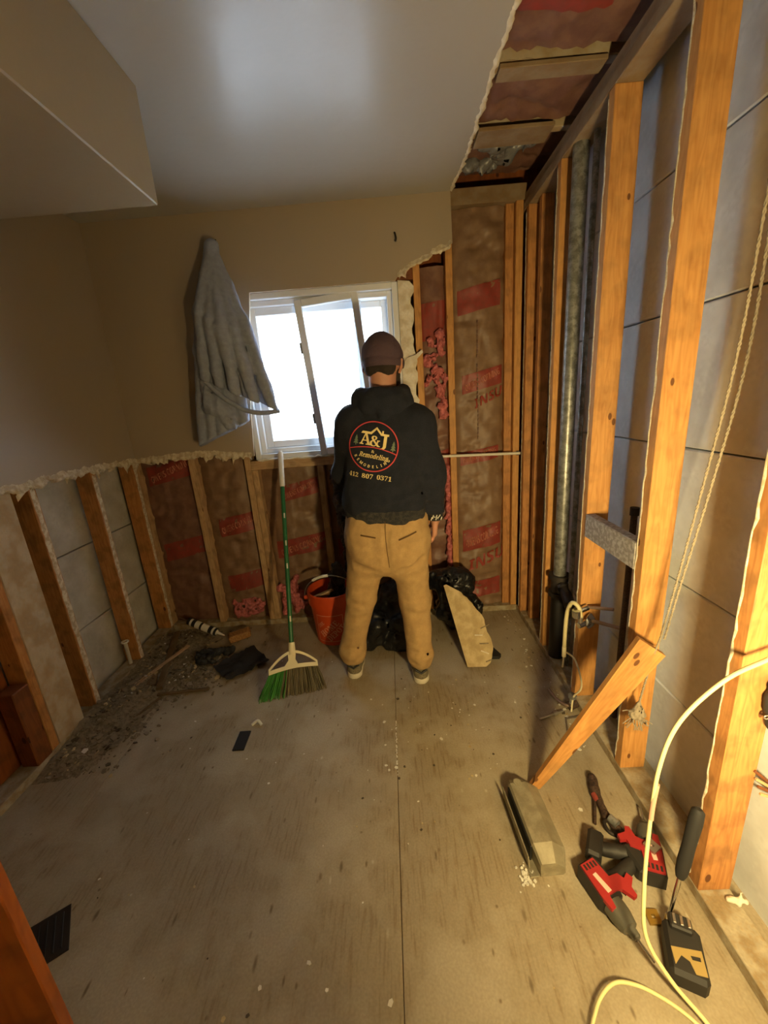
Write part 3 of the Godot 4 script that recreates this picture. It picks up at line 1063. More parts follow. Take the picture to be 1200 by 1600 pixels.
func right_wall() -> void:
	var w := setting("wall_right", "right wall of bare studs in front of grey foam blocks")
	bar(w, "bottom_plate", Vector3(XR, 0, -2.54), Vector3(0.874, 0.038, ZB), M.plate)
	bar(w, "top_plate", Vector3(XR, 2.345, -2.54), Vector3(0.874, 2.383, ZB), M.joist)
	bar(w, "top_plate", Vector3(XR + 0.006, 2.386, -2.54), Vector3(0.88, 2.424, ZB), M.joist)
	var zs := [-2.40, -2.01, -1.61, -1.23, -0.84, -0.43, -0.02, 0.39, 0.80, 1.21]
	for i in zs.size():
		bar(w, "stud", Vector3(XR, 0.038, zs[i]), Vector3(0.874, 2.345, zs[i] + 0.038), [M.wood_red, M.wood, M.wood, M.wood][i % 4])
		# gypsum dust and paper scraps on the edge where drywall was nailed
		if i < 6:
			var mb := MB.new()
			var r := RandomNumberGenerator.new()
			r.seed = 100 + i
			var rows := [PackedVector3Array(), PackedVector3Array(), PackedVector3Array()]
			for k in 75:
				var y := 0.06 + k * 0.0306
				var e := zs[i] as float
				var wd := 0.003 + r.randf() * 0.004 + (0.006 if r.randf() < 0.2 else 0.0)
				rows[0].append(Vector3(XR - 0.0005, y, e + 0.001))
				rows[1].append(Vector3(XR - 0.002 - r.randf() * 0.0015, y + r.randf_range(-0.008, 0.008), e + wd * 0.5))
				rows[2].append(Vector3(XR - 0.0003, y, e + wd))
			mb.grid(rows)
			put(w, "paper_scraps", mb, M.paper)
	bar(w, "stud", Vector3(XR + 0.03, 0.038, -2.30), Vector3(0.874, 2.345, -2.262), M.wood_red)
	# foam blocks, courses of 41 cm
	var ys := [-0.035, 0.375, 0.785, 1.225, 1.64, 2.05, 2.46]
	for j in ys.size() - 1:
		var z := -2.575
		var first := true
		while z < ZB + 0.05:
			var l := 1.22 if not first else (1.22 if j % 2 == 0 else 0.7)
			first = false
			var z1 := minf(z + l, ZB + 0.05)
			bar(w, "foam_block", Vector3(0.925 + rng.randf_range(-0.001, 0.001), ys[j] + 0.002, z + 0.0015), Vector3(1.0, ys[j + 1] - 0.003, z1 - 0.0015), M.foam, 0.004)
			z = z1
	bar(w, "concrete_core", Vector3(1.0, -0.06, -2.62), Vector3(1.08, 2.78, ZB + 0.1), M.foam)
	# grey painted blocking between two studs
	bar(w, "blocking", Vector3(XR - 0.004, 0.832, -1.572), Vector3(XR + 0.036, 0.93, -1.23), tri_textured(blotch_image(256, 256, c8(176, 172, 170), c8(140, 134, 130), 0.04, 0.2, 90, 5.0), 4.0, 0.85), 0.004).set_meta("label", "grey painted blocking nailed between studs")

func left_wall() -> void:
	var w := setting("wall_left", "left wall, painted drywall above, bare studs and grey blocks below")
	var tf := Transform3D(Basis(Vector3(0, 0, 1), Vector3(0, 1, 0), Vector3(-1, 0, 0)), Vector3.ZERO)   # (z, y), depth along -x
	var low := ragged(Vector2(-2.44, 1.19), Vector2(-1.9, 1.20), 0.03, 0.008)
	low.append_array(ragged(Vector2(-1.9, 1.20), Vector2(-1.52, 1.188), 0.03, 0.008))
	low.append_array(ragged(Vector2(-1.52, 1.188), Vector2(-1.46, 1.29), 0.03, 0.008))
	low.append_array(ragged(Vector2(-1.46, 1.29), Vector2(-0.9, 1.27), 0.05, 0.008))
	low.append(Vector2(-0.9, 1.27))
	var poly := PackedVector2Array([Vector2(-2.44, 2.47)])
	for p in low: poly.append(p)
	poly.append(Vector2(-0.9, 0.0))
	poly.append(Vector2(ZB, 0.0))
	poly.append(Vector2(ZB, 2.47))
	slab(w, "drywall", poly, 1.577, 1.59, tf, M.paint, M.gypsum)
	torn(w, low, Transform3D(Basis(Vector3(0, 0, 1), Vector3(0, 1, 0), Vector3(1, 0, 0)), Vector3(-1.577, 0, 0)), 0.022, 9)
	bar(w, "bottom_plate", Vector3(-1.679, 0, -2.45), Vector3(XL, 0.038, ZB), M.plate)
	bar(w, "top_plate", Vector3(-1.679, 2.38, -2.45), Vector3(XL, 2.46, ZB), M.wood_dark)
	for z in [-2.449, -2.10, -1.72]:
		bar(w, "stud", Vector3(-1.679, 0.038, z), Vector3(XL, 2.38, z + 0.038), M.wood_red)
		var mb := MB.new()
		var r := RandomNumberGenerator.new()
		r.seed = int(z * -1000)
		var rows := [PackedVector3Array(), PackedVector3Array(), PackedVector3Array()]
		for k in 38:
			var y := 0.04 + k * 0.0305
			var a := 0.002 + r.randf() * 0.005
			rows[0].append(Vector3(XL + 0.0006, y, z + a))
			rows[1].append(Vector3(XL + 0.002 + r.randf() * 0.002, y + r.randf_range(-0.008, 0.008), z + 0.019))
			rows[2].append(Vector3(XL + 0.0006, y, z + 0.036 - r.randf() * 0.008))
		mb.grid(rows)
		put(w, "paper_scraps", mb, M.paper)
	bar(w, "stud", Vector3(XL - 0.04, 0.038, -1.60), Vector3(XL, 2.38, -1.45), M.wood_dusty).set_meta("label", "wide dust caked board set flat between studs")
	bar(w, "stud", Vector3(-1.679, 0.038, -1.45), Vector3(XL - 0.003, 2.38, -1.412), M.wood_red)
	bar(w, "cripple_block", Vector3(-1.66, 0.038, -1.405), Vector3(XL + 0.004, 0.40, -1.33), M.wood_dark, 0.004)
	for z in [-1.0, -0.6, -0.2, 0.2, 0.6, 1.0]:
		bar(w, "stud", Vector3(-1.679, 0.038, z), Vector3(XL, 2.38, z + 0.038), M.wood_dark)
	bar(w, "plywood_panel", Vector3(-1.70, 0.0, -1.41), Vector3(-1.682, 1.3, -0.86), M.ply)
	var ys := [-0.035, 0.375, 0.79, 1.205, 1.62, 2.04, 2.47]
	for j in ys.size() - 1:
		var z := -2.575
		var first := true
		while z < ZB + 0.05:
			var l := 1.22 if not first else (1.22 if j % 2 == 1 else 0.75)
			first = false
			var z1 := minf(z + l, ZB + 0.05)
			bar(w, "foam_block", Vector3(-1.79, ys[j] + 0.002, z + 0.0015), Vector3(-1.71 + rng.randf_range(-0.001, 0.001), ys[j + 1] - 0.003, z1 - 0.0015), M.foam_old, 0.004)
			z = z1
	bar(w, "concrete_core", Vector3(-1.87, -0.06, -2.62), Vector3(-1.79, 2.78, ZB + 0.1), M.foam_old)
	# open door leaf near the camera
	var d := setting("door_1", "orange brown wooden door standing open at the lower left")
	var mb := MB.new()
	var dir := Vector3(-0.84, 0, 0.30).normalized()
	var bs := Basis(dir, Vector3.UP, dir.cross(Vector3.UP))
	var hinge := Vector3(-0.852, 0, -0.575)
	mb.box(hinge + dir * 0.36 + Vector3(0, 1.02, 0), Vector3(0.72, 2.02, 0.035), bs, 0.003)
	put(d, "door_leaf", mb, M.door)
	mb = MB.new()
	mb.lathe([Vector2(0.0, 0.05), Vector2(0.018, 0.05), Vector2(0.026, 0.04), Vector2(0.026, 0.03), Vector2(0.012, 0.015), Vector2(0.012, 0.0)], 16, Transform3D(Basis(Vector3(1, 0, 0), -bs.z, Vector3(0, 1, 0)).orthonormalized(), hinge + dir * 0.06 + Vector3(0, 0.98, 0) - bs.z * 0.018))
	put(d, "door_knob", mb, M.steel)

# ---------------------------------------------------------------- the man at the window
func person() -> void:
	var o := Vector3(-0.09, 0, -1.84)
	var t := thing("person", "man seen from behind in a dark printed hoodie, tan trousers and knit cap", "person", o)
	var sub := func(bones: Array) -> Array:
		var out := []
		for b in bones: out.append([b[0] - o, b[1] - o, b[2], b[3]])
		return out
	# joints in the room
	var shL := Vector3(-0.172, 1.345, -1.885)
	var elL := Vector3(-0.228, 1.105, -1.965)
	var wrL := Vector3(-0.21, 1.12, -2.235)
	var shR := Vector3(0.135, 1.325, -1.875)
	var elR := Vector3(0.187, 1.085, -1.86)
	var wrR := Vector3(0.198, 0.868, -1.885)
	var hipL := Vector3(-0.135, 0.80, -1.865)
	var knL := Vector3(-0.205, 0.455, -1.88)
	var anL := Vector3(-0.275, 0.10, -1.90)
	var hipR := Vector3(0.045, 0.79, -1.855)
	var knR := Vector3(0.076, 0.44, -1.85)
	var anR := Vector3(0.083, 0.10, -1.83)
	var head := Vector3(-0.006, 1.585, -1.935)
	var hd := Basis(Vector3.UP, -0.30) * Basis(Vector3.RIGHT, -0.12)     # turned a little to the right, looking down
	# body: one continuous skin, head to feet
	var bones := [
		[Vector3(-0.04, 0.88, -1.87), Vector3(-0.03, 1.28, -1.895), 0.09, 0.085],
		[Vector3(-0.12, 1.30, -1.89), Vector3(0.085, 1.285, -1.89), 0.06, 0.06],
		[Vector3(-0.02, 1.34, -1.89), Vector3(-0.01, 1.50, -1.915), 0.062, 0.056],
		[shL, elL, 0.05, 0.04], [elL, wrL, 0.04, 0.028],
		[shR, elR, 0.05, 0.04], [elR, wrR, 0.04, 0.028],
		[hipL, knL, 0.085, 0.058], [knL, anL, 0.055, 0.036],
		[hipR, knR, 0.085, 0.058], [knR, anR, 0.055, 0.036],
		[anL, anL + Vector3(0, -0.05, -0.13), 0.036, 0.025], [anR, anR + Vector3(0, -0.05, -0.13), 0.036, 0.025],
	]
	var mb := nets(field(sub.call(bones), 0.012, 0.04), MB.new())
	# head and neck on a finer grid
	var hb := func(a: Vector3, b: Vector3, ra: float, rb: float) -> Array: return [head + hd * a - o, head + hd * b - o, ra, rb]
	var hbones := [
		hb.call(Vector3(0, 0.035, 0.022), Vector3(0, 0.03, -0.03), 0.083, 0.078),
		hb.call(Vector3(0, -0.02, -0.03), Vector3(0, -0.085, -0.062), 0.066, 0.036),
		hb.call(Vector3(0, 0.0, 0.03), Vector3(0, -0.14, 0.012), 0.064, 0.06),
		hb.call(Vector3(0, -0.012, -0.103), Vector3(0, -0.038, -0.118), 0.009, 0.013),
		hb.call(Vector3(-0.028, 0.004, -0.082), Vector3(0.028, 0.004, -0.082), 0.022, 0.022),
		hb.call(Vector3(-0.018, -0.066, -0.096), Vector3(0.018, -0.066, -0.096), 0.008, 0.008),
	]
	nets(field(hbones, 0.006, 0.018), mb)
	for s in [-1.0, 1.0]:                               # ears
		var eb := [
			hb.call(Vector3(s * 0.078, 0.022, 0.012), Vector3(s * 0.092, 0.018, 0.024), 0.008, 0.006),
			hb.call(Vector3(s * 0.092, 0.018, 0.024), Vector3(s * 0.09, -0.012, 0.022), 0.006, 0.006),
			hb.call(Vector3(s * 0.09, -0.012, 0.022), Vector3(s * 0.078, -0.03, 0.01), 0.006, 0.007),
			hb.call(Vector3(s * 0.078, 0.0, 0.01), Vector3(s * 0.086, 0.0, 0.016), 0.012, 0.008),
		]
		nets(field(eb, 0.004, 0.006), mb)
	# hands: palm, four fingers, thumb
	for side in 2:
		var wr: Vector3 = wrR if side == 0 else wrL
		var dn := Vector3(-0.06, -1, -0.06).normalized() if side == 0 else Vector3(0.1, 0.12, -1).normalized()
		var fw := Vector3(0.1, -0.05, -1).normalized() if side == 0 else Vector3(0.75, 0.5, 0).normalized()
		fw = (fw - dn * fw.dot(dn)).normalized()
		var inn := dn.cross(fw) * (1.0 if side == 0 else 1.0)
		if side == 0 and inn.x > 0: inn = -inn
		if side == 1 and inn.y > 0: inn = -inn
		var fb := []
		fb.append([wr - dn * 0.03, wr + dn * 0.02, 0.027, 0.024])
		for k in 4:
			var off := fw * (0.030 - k * 0.020)
			var root := wr + dn * (0.088 - absf(k - 1.3) * 0.005) + off
			fb.append([wr + dn * 0.02 + off * 0.5, root, 0.017, 0.0125])
			var ln: float = [0.040, 0.046, 0.042, 0.032][k]
			var p1: Vector3 = root + (dn * 0.9 + inn * 0.35).normalized() * ln
			var p2: Vector3 = p1 + (dn * 0.7 + inn * 0.75).normalized() * ln * 0.65
			var p3: Vector3 = p2 + (dn * 0.3 + inn * 0.95).normalized() * ln * 0.5
			fb.append([root, p1, 0.0098, 0.009])
			fb.append([p1, p2, 0.009, 0.0082])
			fb.append([p2, p3, 0.0082, 0.0068])
		var tr := wr + dn * 0.025 + fw * 0.024
		var t1 := tr + (dn * 0.6 + fw * 0.75 + inn * 0.25).normalized() * 0.042
		var t2 := t1 + (dn * 0.85 + fw * 0.2 + inn * 0.45).normalized() * 0.034
		fb.append([tr, t1, 0.015, 0.0105])
		fb.append([t1, t2, 0.0105, 0.0085])
		nets(field(sub.call(fb), 0.0035, 0.007), mb)
	put(t, "body", mb, M.skin, "skin of face, neck and hands")
	# beard and hair under the cap
	bones = [
		hb.call(Vector3(0, -0.05, -0.045), Vector3(0, -0.09, -0.065), 0.062, 0.042),
		hb.call(Vector3(0.045, -0.03, -0.01), Vector3(0.03, -0.075, -0.05), 0.03, 0.034),
		hb.call(Vector3(-0.045, -0.03, -0.01), Vector3(-0.03, -0.075, -0.05), 0.03, 0.034),
		hb.call(Vector3(-0.03, -0.01, 0.055), Vector3(0.03, -0.01, 0.055), 0.044, 0.044),
	]
	put(t, "hair", nets(field(bones, 0.006, 0.01, 0.004, 60.0), MB.new()), M.hair, "dark hair and beard below the cap")
	# knit cap
	bones = [
		hb.call(Vector3(0, 0.05, 0.028), Vector3(0, 0.05, -0.03), 0.09, 0.084),
		hb.call(Vector3(0, 0.075, 0.018), Vector3(0, 0.078, -0.012), 0.068, 0.066),
	]
	var up: Vector3 = hd * Vector3(0, -1, -0.25).normalized()
	var cut := Plane(up, up.dot(head + hd * Vector3(0, -0.012, 0.05) - o))
	var cap := put(t, "knit_cap", nets(field(bones, 0.007, 0.02, 0.004, 30.0, [cut]), MB.new()), M.cap, "plum grey knit cap")
	mb = MB.new()
	var rows := []
	for j in 6:
		var row := PackedVector3Array()
		for i in 40:
			var a := TAU * i / 40
			var rr := 0.004 * sin(j / 5.0 * PI)
			var p := Vector3(cos(a) * (0.0915 + rr), -0.006 + j * 0.008 + 0.012 * sin(a) * 0.0, sin(a) * (0.115 + rr) + 0.0)
			row.append(head + hd * (p + Vector3(0, -0.008 * sin(a), 0.0)) - o)
		rows.append(row)
	mb.grid(rows, true)
	put(cap, "cap_cuff", mb, M.cap)
	# trousers
	bones = [
		[Vector3(-0.125, 0.885, -1.862), Vector3(0.04, 0.88, -1.857), 0.118, 0.118],
		[Vector3(-0.132, 0.78, -1.845), Vector3(0.045, 0.775, -1.835), 0.118, 0.118],
		[Vector3(-0.12, 0.70, -1.85), Vector3(0.035, 0.69, -1.84), 0.105, 0.105],
		[hipL, knL, 0.110, 0.074], [knL, anL + Vector3(0.0, 0.05, 0.03), 0.074, 0.062], [anL + Vector3(0, 0.05, 0.03), anL + Vector3(0.0, -0.02, 0.015), 0.064, 0.052],
		[hipR, knR, 0.110, 0.075], [knR, anR + Vector3(0, 0.05, 0.03), 0.075, 0.062], [anR + Vector3(0, 0.05, 0.03), anR + Vector3(0.0, -0.02, 0.015), 0.064, 0.052],
	]
	# creases: seat, under the seat, knees, ankles
	var carve := []
	for c in [
		[Vector3(-0.045, 0.86, -1.735), Vector3(-0.05, 0.66, -1.735), 0.006, 0.008],
		[Vector3(0.0, 0.64, -1.74), Vector3(0.12, 0.70, -1.76), 0.005, 0.012], [Vector3(0.02, 0.60, -1.74), Vector3(0.13, 0.62, -1.76), 0.005, 0.008],
		[Vector3(-0.10, 0.64, -1.75), Vector3(-0.22, 0.69, -1.76), 0.005, 0.011], [Vector3(-0.12, 0.60, -1.75), Vector3(-0.24, 0.60, -1.77), 0.004, 0.007],
		[Vector3(0.02, 0.46, -1.77), Vector3(0.13, 0.48, -1.78), 0.004, 0.008], [Vector3(0.03, 0.41, -1.77), Vector3(0.14, 0.40, -1.78), 0.004, 0.007],
		[Vector3(-0.16, 0.44, -1.80), Vector3(-0.26, 0.47, -1.82), 0.004, 0.008], [Vector3(-0.18, 0.38, -1.81), Vector3(-0.28, 0.37, -1.82), 0.004, 0.007],
		[Vector3(0.03, 0.20, -1.75), Vector3(0.13, 0.18, -1.76), 0.004, 0.009], [Vector3(0.03, 0.14, -1.75), Vector3(0.13, 0.13, -1.76), 0.004, 0.008],
		[Vector3(-0.32, 0.19, -1.82), Vector3(-0.22, 0.20, -1.81), 0.004, 0.009], [Vector3(-0.33, 0.13, -1.82), Vector3(-0.22, 0.14, -1.81), 0.004, 0.008],
	]: carve.append([c[0] - o, c[1] - o, c[2], c[3]])
	var pf := field(sub.call(bones), 0.010, 0.035, 0.010, 7.0, [Plane(Vector3.DOWN, -0.085)], carve, false, 3)
	var tr := put(t, "trousers", nets(pf, MB.new()), M.canvas, "baggy tan work trousers, dusty")
	var pmap := func(q: Vector2) -> Vector3: return Vector3(q.x, q.y, face_z(pf, q.x, q.y) + 0.003)
	for pk in [[Vector2(-0.075, 0.845), Vector2(-0.005, 0.83)], [Vector2(0.10, 0.815), Vector2(0.185, 0.845)]]:
		mb = MB.new()
		var pts := []
		for k in 9: pts.append(pk[0].lerp(pk[1], k / 8.0))
		strip(mb, pts, 0.007, pmap)
		put(tr, "pocket_slit", mb, M.canvas_dark)
	mb = MB.new()
	var ps := []
	for k in 22: ps.append(Vector2(0.045 - 0.004 * sin(k * 0.2), 0.925 - k * 0.012))
	strip(mb, ps, 0.003, pmap)
	put(tr, "seam", mb, M.canvas_dark)
	# hoodie
	bones = [
		[Vector3(-0.105, 1.27, -1.88), Vector3(-0.115, 1.0, -1.87), 0.118, 0.112],
		[Vector3(0.065, 1.255, -1.875), Vector3(0.035, 0.99, -1.865), 0.118, 0.112],
		[Vector3(-0.125, 0.98, -1.868), Vector3(0.04, 0.965, -1.863), 0.122, 0.122],
		[Vector3(-0.025, 1.28, -1.88), Vector3(-0.04, 1.0, -1.87), 0.122, 0.118],
		[Vector3(-0.13, 1.335, -1.885), Vector3(0.095, 1.318, -1.878), 0.088, 0.088],
		[Vector3(-0.05, 1.40, -1.89), Vector3(0.02, 1.395, -1.885), 0.085, 0.085],
		[shL, elL, 0.078, 0.062], [elL, wrL, 0.062, 0.048],
		[shR, elR, 0.078, 0.064], [elR, wrR + Vector3(0, 0.01, 0), 0.064, 0.046],
	]
	carve = []
	for c in [
		[Vector3(-0.19, 1.05, -1.77), Vector3(-0.05, 1.0, -1.74), 0.005, 0.008], [Vector3(-0.2, 1.10, -1.77), Vector3(-0.1, 1.08, -1.74), 0.005, 0.007],
		[Vector3(0.0, 1.02, -1.74), Vector3(0.13, 1.05, -1.76), 0.005, 0.007],
		[Vector3(0.14, 1.02, -1.79), Vector3(0.24, 1.0, -1.81), 0.004, 0.010], [Vector3(0.15, 0.95, -1.82), Vector3(0.25, 0.93, -1.83), 0.004, 0.010],
		[Vector3(0.16, 1.10, -1.79), Vector3(0.25, 1.08, -1.80), 0.004, 0.008],
		[Vector3(-0.3, 1.10, -1.88), Vector3(-0.22, 1.04, -1.86), 0.004, 0.009],
	]: carve.append([c[0] - o, c[1] - o, c[2], c[3]])
	var hf := field(sub.call(bones), 0.010, 0.045, 0.009, 8.0, [Plane(Vector3(-0.05, -1, 0).normalized(), -0.905)], carve, false, 5)
	var hood := put(t, "hoodie", nets(hf, MB.new()), M.hoodie, "dark navy hoodie")
	# rolled hem and the hood lying on the shoulders
	mb = fat(sub.call([
		[Vector3(-0.125, 0.94, -1.868), Vector3(0.04, 0.925, -1.863), 0.116, 0.116],
		[Vector3(-0.1, 0.925, -1.86), Vector3(0.02, 0.912, -1.856), 0.122, 0.122]]), 0.010, 0.02, 0.006, 14.0, [Plane(Vector3(-0.05, -1, 0).normalized(), -0.883), Plane(Vector3(0.05, 1, 0).normalized(), 0.955)])
	put(hood, "hem_band", mb, M.hem, "dusty ribbed hem")
	bones = []
	for k in 9:
		var a := PI * (0.02 + 0.96 * k / 8.0)
		var b2 := PI * (0.02 + 0.96 * (k + 1) / 8.0)
		if k == 8: break
		var e := func(q: float) -> Vector3: return Vector3(-0.022 - cos(q) * 0.096, 1.468 - 0.022 * sin(q), -1.905 + sin(q) * 0.085)
		bones.append([e.call(a), e.call(b2), 0.038, 0.038])
	bones.append([Vector3(-0.07, 1.44, -1.835), Vector3(0.03, 1.43, -1.83), 0.05, 0.05])
	bones.append([Vector3(-0.03, 1.43, -1.82), Vector3(-0.025, 1.375, -1.80), 0.055, 0.03])
	bones.append([Vector3(-0.12, 1.435, -1.87), Vector3(-0.08, 1.41, -1.83), 0.045, 0.045])
	bones.append([Vector3(0.075, 1.425, -1.865), Vector3(0.03, 1.40, -1.825), 0.045, 0.045])
	mb = fat(sub.call(bones), 0.008, 0.02, 0.008, 12.0, [], [], false, 9)
	put(hood, "hood", mb, M.hoodie, "hood folded back on the shoulders")
	mb = fat(sub.call([[wrR + Vector3(0, 0.035, 0), wrR + Vector3(0.0, -0.012, 0), 0.043, 0.038]]), 0.006, 0.01, 0.003, 30.0, [Plane(Vector3.DOWN, -(wrR.y - 0.014))])
	put(hood, "cuff", mb, M.hem)
	mb = MB.new()
	for k in 7:
		var q := Vector3(0.0, 0, 0)
		mb.tube([wrR - o + Vector3(-0.025 + k * 0.008, -0.004 + (k % 3) * 0.008, 0.044), wrR - o + Vector3(-0.02 + k * 0.008, 0.012 + (k % 2) * 0.01, 0.047)], 0.003, 5)
	put(hood, "plaster_smear", mb, M.white)
	# print on the back
	var c0 := Vector2(-0.073, 1.244) - Vector2(o.x, o.y)
	var til := -0.215
	var map := func(q: Vector2) -> Vector3:
		var p := c0 + q.rotated(til)
		return Vector3(p.x, p.y, face_z(hf, p.x, p.y) + 0.004)
	var R := 0.108
	mb = MB.new()
	var ring := []
	for k in 72: ring.append(Vector2.from_angle(TAU * k / 72) * R)
	strip(mb, ring, 0.005, map, true)
	var arc := []
	for k in 21:
		var x := lerpf(-R, R, k / 20.0) * 0.97
		arc.append(Vector2(x, -0.022 + 0.020 * (1.0 - pow(x / R, 2))))
	strip(mb, arc, 0.004, map)
	put(hood, "logo_ring", mb, M.print_red, "coral circle printed on the back")
	mb = MB.new()
	letters(mb, "A", font("Droid Serif", true), 0.050, Vector2(-0.039, 0.030), 0, map, 0.050)
	letters(mb, "&", font("Droid Serif", true), 0.046, Vector2(0.004, 0.026), 0, map, 0.046)
	letters(mb, "J", font("Droid Serif", true), 0.052, Vector2(0.044, 0.028), 0, map, 0.034)
	polyg(mb, PackedVector2Array([Vector2(-0.062, 0.053), Vector2(-0.016, 0.053), Vector2(0.004, 0.076), Vector2(0.026, 0.053), Vector2(0.062, 0.053), Vector2(0.056, 0.062), Vector2(0.036, 0.062), Vector2(0.036, 0.074), Vector2(0.029, 0.074), Vector2(0.029, 0.062), Vector2(0.004, 0.087), Vector2(-0.020, 0.063), Vector2(-0.056, 0.063)]), map)
	for q in [Vector2(0.037, 0.038), Vector2(0.044, 0.038), Vector2(0.037, 0.031), Vector2(0.044, 0.031)]: pass
	letters(mb, "&", font("Droid Serif", true), 0.013, Vector2(0.0, -0.020), 0, map)
	letters(mb, "Remodeling", font("Droid Serif", true), 0.021, Vector2(0.006, -0.042), -0.04, map, 0.128, 0.22)
	var wd := "REMODELING"
	for k in 10:
		var a := lerpf(-PI * 0.80, -PI * 0.20, k / 9.0)
		letters(mb, wd[k], font("Droid Sans", true), 0.0125, Vector2.from_angle(a) * 0.090 + Vector2(0, 0.003), a + PI / 2, map)
	letters(mb, "412", font("Droid Serif", true), 0.021, Vector2(-0.073, -0.134), 0, map, 0.042)
	letters(mb, "807", font("Droid Serif", true), 0.021, Vector2(-0.010, -0.132), 0, map, 0.050)
	letters(mb, "0371", font("Droid Serif", true), 0.021, Vector2(0.066, -0.130), 0, map, 0.066)
	put(hood, "logo_lettering", mb, M.print_cream, "cream lettering reading A&J Remodeling 412 807 0371")
	for tx in [[-0.080, 0.018, 0.9], [0.086, 0.010, 0.95]]:
		var b := Vector2(tx[0], tx[1])
		var s: float = tx[2]
		mb = MB.new()
		polyg(mb, PackedVector2Array([b + Vector2(-0.002, -0.022) * s, b + Vector2(0.002, -0.022) * s, b + Vector2(0.002, -0.012) * s, b + Vector2(-0.002, -0.012) * s]), map)
		for l in 3:
			var y := -0.014 + l * 0.012
			var w := 0.013 - l * 0.003
			polyg(mb, PackedVector2Array([b + Vector2(-w, y) * s, b + Vector2(w, y) * s, b + Vector2(0, y + 0.019) * s]), map)
		put(hood, "logo_tree", mb, M.print_green, "green fir tree in the logo")
	
	# shoes
	for an in [anL, anR]:
		var heel := Vector3(an.x, 0, an.z + 0.055)
		mb = fat(sub.call([
			[heel + Vector3(0, 0.045, -0.02), heel + Vector3(0, 0.045, -0.10), 0.040, 0.044],
			[heel + Vector3(0, 0.04, -0.10), heel + Vector3(-0.01, 0.034, -0.235), 0.044, 0.034],
			[heel + Vector3(0, 0.085, -0.03), heel + Vector3(0, 0.09, -0.09), 0.034, 0.036],
			[heel + Vector3(0, 0.07, -0.09), heel + Vector3(0, 0.05, -0.17), 0.04, 0.036]]), 0.007, 0.025, 0.003, 30.0, [Plane(Vector3.DOWN, -0.022)])
		var sh := put(t, "shoe", mb, M.shoe, "dusty grey trainer")
		mb = fat(sub.call([
			[heel + Vector3(0, 0.018, -0.018), heel + Vector3(0, 0.018, -0.12), 0.042, 0.044],
			[heel + Vector3(0, 0.018, -0.12), heel + Vector3(-0.012, 0.018, -0.235), 0.045, 0.036]]), 0.007, 0.02, 0.0, 1.0, [Plane(Vector3.DOWN, 0.0), Plane(Vector3.UP, 0.030)])
		put(sh, "sole", mb, M.sole)
		mb = MB.new()
		mb.tube([heel - o + Vector3(-0.03, 0.085, 0.012), heel - o + Vector3(0, 0.07, 0.022), heel - o + Vector3(0.03, 0.085, 0.012)], 0.006, 6)
		put(sh, "heel_tab", mb, M.black)

